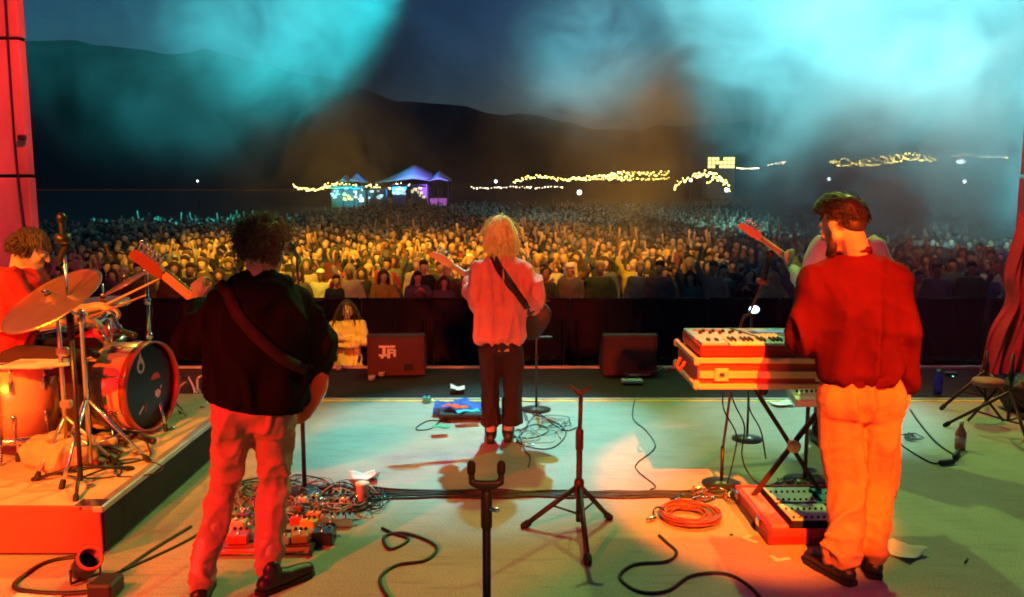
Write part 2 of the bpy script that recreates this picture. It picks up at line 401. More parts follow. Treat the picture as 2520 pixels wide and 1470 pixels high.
# ================================================================== THE CROWD
M['c_skin'] = mat('crowd_skin', (.5, .3, .2), .6, objcol=True, var=.05)
M['c_cloth'] = mat('crowd_cloth', (.5, .5, .5), .9, objcol=True, var=.2, vscale=5)
def crowd_variant(arms, voxel=.03):
    "standing person facing -y, feet at z=0, 1.7 tall; returns body, shirt, trousers, hair(list)"
    hd = V((0, -.01, 1.585)); b = MB()
    b.ell(hd + V((0, .01, .02)), (.078, .095, .10)).ell(hd + V((0, -.035, -.055)), (.058, .055, .065))
    b.cap(hd + V((0, -.085, .0)), hd + V((0, -.105, -.03)), .010, .017, 6)
    b.cap((0, .01, 1.40), (0, 0, 1.52), .055, .052)
    b.ell((0, .0, 1.22), (.15, .09, .22)).ell((0, 0, .98), (.14, .09, .14))
    sh = {s: V((s * .175, .0, 1.375)) for s in (-1, 1)}
    el = {}; wr = {}
    for s in (-1, 1):
        a = arms if isinstance(arms, str) else arms[0 if s < 0 else 1]
        if a == 'up': el[s] = V((s * .26, -.10, 1.60)); wr[s] = V((s * .20, -.14, 1.86))
        elif a == 'wide': el[s] = V((s * .36, -.08, 1.52)); wr[s] = V((s * .44, -.16, 1.76))
        elif a == 'clap': el[s] = V((s * .24, -.20, 1.20)); wr[s] = V((s * .05, -.36, 1.36))
        elif a == 'phone': el[s] = V((s * .20, -.28, 1.36)); wr[s] = V((s * .10, -.38, 1.62))
        elif a == 'lean': el[s] = V((s * .26, -.16, 1.14)); wr[s] = V((s * .16, -.40, 1.16))
        else: el[s] = V((s * .24, .02, 1.10)); wr[s] = V((s * .22, -.10, .86))
        b.chain([sh[s], el[s], wr[s]], [.048, .038, .03], 8)
        d = (wr[s] - el[s]).normalized(); side = V((0, 1, 0)).cross(d).normalized()
        b.cap(wr[s], wr[s] + d * .08, .034, .036, 8)
        for k in range(4): b.cap(wr[s] + d * .08 + side * (k - 1.5) * .018, wr[s] + d * (.165 - .01 * abs(k - 1.5)) + side * (k - 1.5) * .022, .011, .009, 5)
        b.cap(wr[s] + d * .03 - side * s * .02, wr[s] + d * .09 - side * s * .055, .013, .010, 5)
        b.chain([(s * .085, 0, .95), (s * .10, -.01, .50), (s * .11, .02, .09)], [.075, .055, .04], 8)
        b.cap((s * .11, .03, .05), (s * .12, -.14, .04), .042, .038, 8)
    body = fuse(b, voxel, 2, 'body')
    s_ = MB(); s_.loft([((0, 0, .86), (.175, 0, 0), (0, .125, 0)), ((0, 0, 1.0), (.17, 0, 0), (0, .12, 0)), ((0, 0, 1.2), (.185, 0, 0), (0, .125, 0)), ((0, 0, 1.34), (.2, 0, 0), (0, .115, 0)), ((0, .01, 1.43), (.09, 0, 0), (0, .075, 0))], 14)
    for s in (-1, 1):
        a = arms if isinstance(arms, str) else arms[0 if s < 0 else 1]
        m_ = el[s].lerp(wr[s], .3 if a in ('up', 'wide') else .75)
        s_.chain([sh[s] + V((-.02 * s, 0, 0)), el[s], m_], [.072, .056, .05], 8)
    shirt = fuse(s_, voxel, 2, 'shirt')
    t_ = MB(); t_.ell((0, 0, .92), (.17, .115, .12))
    for s in (-1, 1): t_.chain([(s * .088, 0, .90), (s * .10, -.01, .50), (s * .11, .02, .10)], [.098, .075, .06], 8)
    tr = fuse(t_, voxel, 2, 'trousers')
    return body, shirt, tr
def hair_variant(k):
    hd = V((0, -.01, 1.585)); h = MB()
    if k == 'short': h.ell(hd + V((0, .025, .05)), (.088, .098, .085)).ell(hd + V((0, -.055, .085)), (.06, .03, .03))
    if k == 'long':
        h.ell(hd + V((0, .025, .045)), (.092, .10, .09))
        for s in (-1, 1): h.chain([hd + V((s * .075, .02, .04)), hd + V((s * .09, .02, -.10)), hd + V((s * .095, -.01, -.24))], [.04, .038, .03], 6)
        h.chain([hd + V((0, .08, 0)), hd + V((0, .09, -.2))], [.06, .06], 6)
    if k == 'cap':
        h.ell(hd + V((0, .01, .06)), (.092, .108, .07)).loft([(hd + V((0, -.10, .055)), (.07, 0, 0), (0, .075, -.01)), (hd + V((0, -.10, .068)), (.07, 0, 0), (0, .075, -.01))], 10)
    if k == 'hood': h.ell(hd + V((0, .045, .02)), (.115, .11, .14)).ell(hd + V((0, .04, -.14)), (.12, .09, .07))
    if k == 'curly':
        for i in range(26):
            a = rnd.uniform(0, 2 * PI); e = rnd.uniform(-.2, 1.5); c = V((math.cos(a) * math.cos(e) * .085, math.sin(a) * math.cos(e) * .09 + .03, math.sin(e) * .09 + .03))
            if c.y < -.03 and c.z < .07: continue
            h.ell(hd + c, (.036,) * 3, nu=6, nv=4)
    return fuse(h, .018, 2, 'hair')
ARMS = {'down': 'arms down', 'up': 'both arms raised', 'wide': 'both arms flung wide overhead', 'clap': 'hands clapping', 'lean': 'forearms resting in front', 'phone': 'hands holding something up', 'one': 'one arm raised', 'point': 'one arm thrown out'}
AV = {k: crowd_variant({'one': ('up', 'down'), 'point': ('clap', 'wide')}.get(k, k)) for k in ARMS}
HV = {k: hair_variant(k) for k in ('short', 'long', 'cap', 'hood', 'curly')}
for b_, s_, t_ in AV.values():
    displace(s_, lambda p, n: .014 * noise.noise(p * 9) + .010 * noise.noise(V((p.x * 20, p.y * 20, p.z * 7))))
    b_.materials.append(M['c_skin']); s_.materials.append(M['c_cloth']); t_.materials.append(M['c_cloth'])
for h_ in HV.values(): h_.materials.append(M['c_cloth'])
SHIRT = {'black': (.02, .02, .022), 'grey': (.2, .2, .2), 'white': (.75, .73, .7), 'yellow': (.75, .5, .08), 'red': (.45, .04, .04), 'navy': (.03, .04, .1), 'brown': (.16, .09, .05), 'green': (.08, .14, .06), 'beige': (.5, .4, .28), 'maroon': (.16, .03, .04), 'denim': (.12, .18, .28)}
SHIRT = {k: tuple(c * .6 for c in v) for k, v in SHIRT.items()}
SHW = ['black'] * 7 + ['grey'] * 3 + ['white'] * 2 + ['yellow'] + ['red', 'navy', 'navy', 'brown', 'brown', 'green', 'beige', 'maroon', 'maroon', 'denim']
HAIRC = {'dark-haired': (.03, .02, .015), 'brown-haired': (.10, .06, .035), 'blond': (.5, .36, .16), 'black-capped': (.02, .02, .02), 'red-capped': (.5, .03, .03), 'white-capped': (.7, .7, .68), 'hooded': (.05, .05, .055), 'curly-haired': (.05, .03, .02), 'long-haired': (.06, .035, .02)}
SKINS = [(.62, .40, .28), (.55, .34, .23), (.48, .29, .19), (.66, .45, .33), (.30, .17, .10)]
LANDM = [(-30, 'at the far left edge'), (150, 'behind the drummer\'s microphone stand'), (230, 'behind the big tilted cymbal'), (320, 'behind the upright edge-on cymbal'), (380, 'behind the bass guitar headstock'),
  (460, 'just left of the bassist\'s shoulder'), (645, 'behind the bassist'), (760, 'just right of the bassist\'s head'), (855, 'above the woman in yellow'), (950, 'above the monitor with lettering'), (1065, 'by the singer\'s guitar headstock'),
  (1140, 'just left of the singer'), (1235, 'behind the singer'), (1340, 'just right of the singer'), (1430, 'above the empty tripod stand'), (1550, 'above the plain dark monitor'), (1640, 'between the plain monitor and the keyboard'),
  (1750, 'above the left end of the keyboard'), (1855, 'behind the lit microphone lamp'), (1950, 'just left of the keyboard player'), (2110, 'behind the keyboard player'), (2280, 'just right of the keyboard player'), (2400, 'in the smoke at far right')]
def landmark(px): return min(LANDM, key=lambda l: abs(l[0] - px))[1]
ROWN = ['front row', 'second row', 'third row', 'fourth row', 'fifth row', 'sixth row', 'seventh row', 'eighth row', 'ninth row']
def c_px(x, y, z=.3):
    d = V((x, y, z)) - EYE; return 1260 + FPX * d.x / d.dot(FW)
crowd_xy = []
y = 15.55; row = 0; cnt = 0; seen_labels = {}; queue = []
while cnt < 300:
    x = -.585 * y - .3
    while x < .60 * y:
        px = c_px(x, y)
        if 40 < px < 2440 and cnt < 300 and rnd.random() > .04:
            queue.append((x + rnd.uniform(-.1, .1), y + rnd.uniform(-.16, .16), row)); cnt += 1
        x += rnd.uniform(.44, .60)
    y += .58; row += 1
YSTUFF = y
for (x, y, row) in queue:
    pose = rnd.choices(list(ARMS), [13, 1.5, .6, 3, 3 if row < 2 else .5, 2, 2, .7])[0]
    px = c_px(x, y)
    hk = rnd.choices(['short', 'long', 'cap', 'hood', 'curly'], [8, 6, 2, 1, 2])[0]
    shc = rnd.choice(SHW)
    if row == 0 and 925 < px < 975: shc = 'yellow'; pose = 'lean'; hk = 'long'
    if row < 2 and shc == 'black' and rnd.random() < .6: shc = rnd.choice(['grey', 'beige', 'yellow', 'brown', 'denim', 'green'])
    hn = {'short': rnd.choice(['dark-haired', 'dark-haired', 'brown-haired', 'blond']), 'long': rnd.choice(['long-haired', 'blond']), 'cap': rnd.choice(['black-capped', 'white-capped', 'black-capped']), 'hood': 'hooded', 'curly': 'curly-haired'}[hk]
    if row == 1 and 825 < px < 870: hk = 'cap'; hn = 'red-capped'
    sc = rnd.uniform(.90, 1.08)
    lab = f"{hn} fan in {shc} top, {ARMS[pose]}, {ROWN[min(row, 8)]} {landmark(px)}"
    if len(lab.split()) > 16: lab = f"{hn} fan in {shc} top, {ARMS[pose]}, {ROWN[min(row, 8)]} {landmark(px).replace('just ', '').replace('the ', '', 1)}"
    lab = ' '.join(lab.split()[:16])
    e = thing('concertgoer', lab, 'person', (x, y, GZ), (rnd.uniform(-.04, .04), rnd.uniform(-.05, .05), rnd.uniform(-.3, .3) + math.atan2(x, y) * -.6), 'audience standing behind the barrier')
    e.scale = (sc * rnd.uniform(.95, 1.08), sc, sc)
    b_, s_, t_ = AV[pose]
    o = put('body', b_, parent=e); o.color = (*[c * rnd.uniform(.9, 1.1) for c in rnd.choice(SKINS)], 1)
    o = put('shirt', s_, parent=e); o.color = (*[c * rnd.uniform(.8, 1.2) for c in SHIRT[shc]], 1)
    if row < 1: o = put('trousers', t_, parent=e); o.color = (*rnd.choice([(.03, .03, .04), (.06, .08, .14), (.1, .08, .06)]), 1)
    hc = HAIRC[hn]
    if hk == 'long' and hn == 'blond': hc = HAIRC['blond']
    o = put('hair' if hk not in ('cap', 'hood') else hk, HV[hk], parent=e); o.color = (*hc, 1)

# the rest of the crowd, too many to count: one mesh
def ico(r):
    import bmesh
    bm = bmesh.new(); bmesh.ops.create_icosphere(bm, subdivisions=1, radius=1); vs = np.array([v.co[:] for v in bm.verts]); fs = [tuple(v.index for v in f.verts) for f in bm.faces]; bm.free()
    return vs, fs
iv, if_ = ico(1)
def lo_person(kind):
    vs = []; fs = []; cl = []   # colour class: 0 skin 1 hair 2 shirt
    def addp(v, f, c):
        o = sum(len(a) for a in vs); vs.append(np.array(v)); fs.extend([tuple(i + o for i in q) for q in f]); cl.extend([c] * len(v))
    hv = iv * np.array([.08, .10, .12]) + np.array([0, -.01, 1.58]); addp(hv, if_, 0)
    hv = iv * np.array([.09, .095, .10]) + np.array([0, .025, 1.63]); addp(hv, if_, 1)
    m = MB().loft([((0, 0, .9), (.17, 0, 0), (0, .12, 0)), ((0, 0, 1.32), (.21, 0, 0), (0, .12, 0)), ((0, .01, 1.45), (.07, 0, 0), (0, .07, 0))], 8); addp(m.v, m.f, 2)
    def arm(pts, rs, c0):
        m = MB().tube(pts, rs, 5); addp(m.v, m.f, c0)
    for s in (-1, 1):
        up = (kind == 1) or (kind == 2 and s > 0)
        if up:
            arm([(s * .18, 0, 1.38), (s * .25, -.08, 1.6)], [.055, .045], 2); arm([(s * .25, -.08, 1.6), (s * .2, -.12, 1.84), (s * .2, -.12, 1.97)], [.036, .03, .035], 0)
        elif kind == 3:
            arm([(s * .19, 0, 1.36), (s * .24, -.18, 1.2)], [.055, .045], 2); arm([(s * .24, -.18, 1.2), (s * .04, -.34, 1.36)], [.035, .03], 0)
        else: arm([(s * .19, 0, 1.36), (s * .25, .0, 1.02)], [.055, .045], 2)
    return np.vstack(vs), fs, np.array(cl)
LP = [lo_person(k) for k in range(4)]
nr = np.random.RandomState(5)
AVs = []; AF = []; AC = []; base = 0
y = YSTUFF + .1; npeople = 0
while y < 92:
    x = -.60 * y
    step = .50 + max(0, y - 45) * .012
    while x < .62 * y:
        if nr.rand() > .10 + max(0, (y - 60) / 60) and not (x < -.1 * y - 6 and y > 42 + 10 * nr.rand() + (x + .1 * y) * .5):
            k = nr.choice([0, 1, 2, 3], p=[.84, .03, .06, .07]); vv, ff, cc = LP[k]
            sc = nr.uniform(.9, 1.08); a = nr.uniform(-.4, .4) - .5 * math.atan2(x, y)
            ca, sa = math.cos(a), math.sin(a)
            P = vv * sc; P = np.stack([P[:, 0] * ca - P[:, 1] * sa + x + nr.uniform(-.12, .12), P[:, 0] * sa + P[:, 1] * ca + y + nr.uniform(-.2, .2), P[:, 2] + gz(x, y)], 1)
            sk = SKINS[nr.randint(5)]; hc = [(.03, .02, .015), (.1, .06, .035), (.45, .33, .15), (.03, .03, .03)][nr.choice(4, p=[.5, .25, .15, .1])]; sh_ = SHIRT[SHW[nr.randint(len(SHW))]]
            pal = np.array([sk, hc, sh_]); col = pal[cc]
            AVs.append(P); AC.append(col); AF.append((k, base)); base += len(P); npeople += 1
        x += nr.uniform(.8, 1.2) * step
    y += .60 + max(0, y - 40) * .02
verts = np.vstack(AVs).astype(np.float32); cols = np.vstack(AC)
LF = []
for k in range(4):
    ff = LP[k][1]; LF.append((np.concatenate([np.array(q) for q in ff]), np.array([len(q) for q in ff])))
li = np.concatenate([LF[k][0] + b for k, b in AF]); lt = np.concatenate([LF[k][1] for k, b in AF])
me = bpy.data.meshes.new('crowd'); me.vertices.add(len(verts)); me.vertices.foreach_set('co', verts.ravel())
me.loops.add(len(li)); me.loops.foreach_set('vertex_index', li.astype(np.int32)); me.polygons.add(len(lt))
me.polygons.foreach_set('loop_start', np.concatenate([[0], np.cumsum(lt)[:-1]]).astype(np.int32)); me.polygons.foreach_set('use_smooth', np.ones(len(lt), bool))
me.update(calc_edges=True); ca = me.color_attributes.new('col', 'FLOAT_COLOR', 'POINT')
ca.data.foreach_set('color', np.hstack([cols, np.ones((len(cols), 1))]).astype(np.float32).ravel())
put('crowd', me, mat('crowd_people', (1, 1, 1), .8, attr='col', var=.05), kind='stuff')
print('crowd people', npeople, 'faces', len(lt))
# ================================================================== SMOKE
def smoke_mat():
    m = bpy.data.materials.new('stage_smoke'); m.use_nodes = True; n = m.node_tree.nodes; L = m.node_tree.links
    n.remove(n['Principled BSDF']); out = n['Material Output']
    vol = n.new('ShaderNodeVolumePrincipled'); vol.inputs['Color'].default_value = (.85, .85, .85, 1); vol.inputs['Anisotropy'].default_value = .0
    L.new(vol.outputs[0], out.inputs['Volume'])
    geo = n.new('ShaderNodeNewGeometry')
    def blob(c, r, amp):
        s = n.new('ShaderNodeVectorMath'); s.operation = 'SUBTRACT'; L.new(geo.outputs['Position'], s.inputs[0]); s.inputs[1].default_value = c
        d = n.new('ShaderNodeVectorMath'); d.operation = 'DIVIDE'; L.new(s.outputs[0], d.inputs[0]); d.inputs[1].default_value = r
        q = n.new('ShaderNodeVectorMath'); q.operation = 'DOT_PRODUCT'; L.new(d.outputs[0], q.inputs[0]); L.new(d.outputs[0], q.inputs[1])
        e = n.new('ShaderNodeMath'); e.operation = 'MULTIPLY'; L.new(q.outputs['Value'], e.inputs[0]); e.inputs[1].default_value = -1
        x = n.new('ShaderNodeMath'); x.operation = 'EXPONENT'; L.new(e.outputs[0], x.inputs[0])
        a = n.new('ShaderNodeMath'); a.operation = 'MULTIPLY'; L.new(x.outputs[0], a.inputs[0]); a.inputs[1].default_value = amp
        return a.outputs[0]
    def addn(a, b):
        s = n.new('ShaderNodeMath'); s.operation = 'ADD'; L.new(a, s.inputs[0]); L.new(b, s.inputs[1]); return s.outputs[0]
    tot = None
    for c, r, amp in BLOBS:
        b = blob(c, r, amp); tot = b if tot is None else addn(tot, b)
    ns = n.new('ShaderNodeTexNoise'); ns.inputs['Scale'].default_value = .34; ns.inputs['Detail'].default_value = 6; ns.inputs['Roughness'].default_value = .6; ns.inputs['Distortion'].default_value = .9
    L.new(geo.outputs['Position'], ns.inputs['Vector'])
    mr = n.new('ShaderNodeMapRange'); mr.inputs[1].default_value = .42; mr.inputs[2].default_value = .61; mr.inputs[3].default_value = .04; mr.inputs[4].default_value = 2.5
    mr.interpolation_type = 'SMOOTHSTEP'
    L.new(ns.outputs[0], mr.inputs[0])
    mu = n.new('ShaderNodeMath'); mu.operation = 'MULTIPLY'; L.new(tot, mu.inputs[0]); L.new(mr.outputs[0], mu.inputs[1])
    ad = n.new('ShaderNodeMath'); ad.operation = 'ADD'; L.new(mu.outputs[0], ad.inputs[0]); ad.inputs[1].default_value = .0004
    L.new(ad.outputs[0], vol.inputs['Density'])
    try: m.cycles.volume_step_rate = 1.0
    except Exception: pass
    return m
BLOBS = [((-5.7, 27, 7.2), (2.7, 2.4, 3.0), .32), ((-4.3, 27, 3.6), (2.3, 2.4, 2.4), .11), ((-12, 29, 4.8), (8, 3, 4.5), .016), ((10.4, 26, 6.8), (6.4, 2.6, 4.2), .26),
         ((14.0, 25, 3.0), (6.6, 2.6, 4.0), .42), ((2.15, 27, 5.5), (1.2, 1.5, 1.3), .42), ((2.5, 27, 6.7), (.7, 1.3, .8), .4), ((7.4, 17, 2.0), (3.6, 3, 2.6), .22)]
put('smoke', MB().box((1, 32, 9.4), (60, 42, 21.2)), smoke_mat(), kind='stuff', smooth=False)
# ================================================================== THE MUSICIANS
def head_parts(b, c, rot, s=1.0, beard=False):
    "adds skull, face, nose, jaw, ears to MB b; local +y is the way the face looks"
    def P(x, y, z): return c + rot @ V((x * s, y * s, z * s))
    b.ell(P(0, -.012, .03), (.076 * s, .096 * s, .086 * s), rot, 16, 10)
    b.ell(P(0, .035, -.025), (.060 * s, .062 * s, .085 * s), rot, 14, 10)
    b.ell(P(0, .046, -.088), (.040 * s, .040 * s, .030 * s), rot)
    for sx in (-1, 1):
        b.cap(P(sx * .058, .0, -.055), P(sx * .02, .066, -.094), .026 * s, .022 * s, 8)
        b.ell(P(sx * .078, -.008, -.010), (.010 * s, .020 * s, .032 * s), rot @ Matrix.Rotation(sx * -.35, 3, 'Z'))
        b.ell(P(sx * .080, -.004, -.036), (.008 * s, .010 * s, .012 * s), rot)
        b.cap(P(sx * .012, .088, .018), P(sx * .045, .076, .020), .013 * s, .011 * s, 6)
        b.ell(P(sx * .036, .072, -.032), (.022 * s, .018 * s, .018 * s), rot)
    b.cap(P(0, .092, .006), P(0, .112, -.030), .010 * s, .0145 * s, 8)
    b.ell(P(0, .090, -.066), (.024 * s, .012 * s, .007 * s), rot).ell(P(0, .088, -.078), (.021 * s, .012 * s, .008 * s), rot)
    b.ell(P(0, .080, -.104), (.020 * s, .016 * s, .014 * s), rot)
    return [(P(sx * .032, .083, -.004), .0125 * s) for sx in (-1, 1)]

def hand(b, w_, d, palm, thumb, curl=.6, s=1.0):
    "w_ wrist, d pointing direction, palm normal, thumb side direction"
    d = V(d).normalized(); palm = (V(palm) - d * V(palm).dot(d)).normalized(); th = (V(thumb) - d * V(thumb).dot(d)).normalized()
    b.cap(w_, w_ + d * .03 * s, .026 * s, .030 * s, 8)
    for k in range(4):
        off = th * (.030 - .020 * k) * s
        b.cap(w_ + d * .02 * s + off * .7, w_ + d * .088 * s + off, .0145 * s, .0125 * s, 7)
    for k, ln in enumerate((.070, .080, .074, .058)):
        p = w_ + d * (.090 - .004 * abs(k - 1.3)) * s + th * (.030 - .020 * k) * s; a = 0
        for j, fr in enumerate((.45, .30, .25)):
            a += curl * (.55 if j == 0 else .8)
            q = p + (d * math.cos(a) + palm * math.sin(a)) * ln * fr * s
            b.cap(p, q, (.0100 - .0009 * j) * s, (.0094 - .0009 * j) * s, 6); p = q
    p = w_ + d * .025 * s + th * .026 * s
    q = p + (d * .72 + th * .62 + palm * .25).normalized() * .040 * s; b.cap(p, q, .014 * s, .011 * s, 6)
    r_ = q + (d * .85 + th * .1 + palm * .5).normalized() * .032 * s; b.cap(q, r_, .0108 * s, .009 * s, 6)

def folds(amp, scale, squash=(1, 1, .45), seed=0, ridged=True):
    o = V((seed * 3.7, seed * 1.3, seed * 7.1))
    def fn(p, n):
        q = V((p.x * squash[0], p.y * squash[1], p.z * squash[2])) * scale + o
        q = q + V((noise.noise(q * .5), noise.noise(q * .5 + V((5, 0, 0))), 0)) * .8
        a = noise.noise(q)
        if ridged: a = (1 - min(1, abs(a) * 2.6)) ** 1.6 * 1.5 - .5
        return amp * (a + .35 * noise.noise(q * 2.3))
    return fn

def torso_rings(pts):
    "pts: (x,y,z, half width, half depth, yaw deg, roll)"
    r = []
    for x, y, z, a, b, yaw, roll in pts:
        ca, sa = math.cos(R(yaw)), math.sin(R(yaw))
        r.append(((x, y, z), V((ca * a, sa * a, math.sin(R(roll)) * a)), V((-sa * b, ca * b, 0))))
    return r

def eyes(root, es, rot):
    m_ = mat('eye_white', (.7, .7, .68), .2, var=0) if 'eye' not in M else M['eye']; M['eye'] = m_
    for p, r in es: put('eye', MB().ell(p - rot @ V((0, .004, 0)), (r, r, r)), 'eye', root)

def shoe(ank, toe, name, root, m='leather', sole='rubber', h=.11):
    a = V(ank); t = V(toe); d = V((t.x - a.x, t.y - a.y, 0)); L_ = d.length; d.normalize(); gz0 = min(a.z, t.z)
    b = MB(); heel = a - d * .035
    b.cap(V((heel.x, heel.y, gz0 + .045)), V((a.x, a.y, gz0 + .05)) + d * .06, .042, .044, 10)
    b.cap(V((a.x, a.y, gz0 + .045)) + d * .05, V((t.x, t.y, gz0 + .035)), .044, .036, 10)
    b.cap(V((a.x, a.y, gz0 + .05)), V((a.x, a.y, gz0 + h)), .045, .043, 10)
    o = put(name, fuse(b, .009, 3, name), m, root)
    s_ = MB(); side = V((-d.y, d.x, 0)); pr = []
    for k, (u, w_) in enumerate([(-.075, .025), (-.06, .036), (0, .04), (.08, .040), (.14, .046), (L_ + .0, .040), (L_ + .03, .02)]): pr.append((u, w_))
    out = [a + d * u + side * w_ for u, w_ in pr] + [a + d * u - side * w_ for u, w_ in pr[::-1]]
    n = len(out); vs = [V((p.x, p.y, gz0 + .001)) for p in out] + [V((p.x, p.y, gz0 + .022)) for p in out]
    s_.add(vs, [tuple(range(n))[::-1], tuple(range(n, 2 * n))] + [(i, (i + 1) % n, n + (i + 1) % n, n + i) for i in range(n)])
    put('sole', s_, sole, o, smooth=False)

def strand_hair(name, root, m, c, rot, n, length, curl, r0, region, down=.6, seed=1, ext=(.084, .104, .094), flow=None, thick=1.0, out=.9):
    "hair of many thin locks rooted over the skull ellipsoid"
    rr = random.Random(seed); b = MB(); k = 0; tries = 0
    while k < n and tries < n * 30:
        tries += 1
        u = rr.uniform(-1, 1); a = rr.uniform(0, 2 * PI); q = math.sqrt(1 - u * u)
        nv = V((q * math.cos(a), q * math.sin(a), u))
        if not region(nv): continue
        k += 1
        p = V((nv.x * ext[0], nv.y * ext[1] - .012, nv.z * ext[2] + .03)); nn = V((nv.x / ext[0], nv.y / ext[1], nv.z / ext[2])).normalized()
        pts = [p - nn * .008]; L_ = length(nv, rr); ph = rr.uniform(0, 6.28); cr = curl * rr.uniform(.6, 1.2); N = 7 if not curl else 11
        d = nn.copy(); tg = V(flow(nv)) if flow else V((nv.x * .5, nv.y * .5, -1))
        s1 = nn.orthogonal().normalized(); s2 = nn.cross(s1); pos = p.copy()
        for i in range(1, N):
            t = i / (N - 1); dd = (d * (1 - t) ** 1.5 * out + tg.normalized() * down * (t + .15)).normalized()
            pos = pos + dd * L_ / (N - 1)
            # stay outside of the skull
            e = V((pos.x / ext[0], (pos.y + .012) / ext[1], (pos.z - .03) / ext[2]))
            if e.length < 1.03: e = e.normalized() * 1.03; pos = V((e.x * ext[0], e.y * ext[1] - .012, e.z * ext[2] + .03))
            w_ = cr * (math.cos(ph + i * 1.5) * s1 + math.sin(ph + i * 1.5) * s2) if curl else V((0, 0, 0))
            pts.append(pos + w_)
        rs = [r0 * thick * (1 - .75 * (i / (N - 1)) ** 2) for i in range(N)]
        b.tube(pts, rs, 4 if not curl else 3)
    b.v = [tuple(c + rot @ V(v)) for v in b.v]
    return put(name, b, m, root)

def ribbon_on(bvh, pts, width, thick, lift=.006, ydir=1):
    "strap laid on a surface: pts are world points; each is projected along +y onto the cloth"
    row = []
    for p in pts:
        hit = bvh.ray_cast(V((p.x, p.y - 1.5 * ydir, p.z)), V((0, ydir, 0)))
        q = hit[0] if hit[0] is not None else V(p); nrm = hit[1] if hit[0] is not None else V((0, -ydir, 0))
        row.append((q, nrm))
    q2 = []
    for i in range(len(row)):
        a = [row[j] for j in range(max(0, i - 2), min(len(row), i + 3))]
        q2.append((sum((x[0] for x in a), V()) / len(a), sum((x[1] for x in a), V()).normalized()))
    b = MB(); vs = []; fs = []
    for i, (q, nn) in enumerate(q2):
        d = (q2[min(i + 1, len(q2) - 1)][0] - q2[max(0, i - 1)][0]).normalized(); s_ = d.cross(nn).normalized() * width / 2
        vs += [q + nn * lift - s_, q + nn * lift + s_, q + nn * (lift + thick) + s_, q + nn * (lift + thick) - s_]
    for i in range(len(q2) - 1):
        o = i * 4
        for k in range(4): fs.append((o + k, o + (k + 1) % 4, o + 4 + (k + 1) % 4, o + 4 + k))
    fs += [(0, 3, 2, 1), tuple(len(vs) - 4 + k for k in range(4))]
    return b.add(vs, fs)
def bvh_of(o):
    me = o.data; return BVHTree.FromPolygons([v.co for v in me.vertices], [tuple(p.vertices) for p in me.polygons])

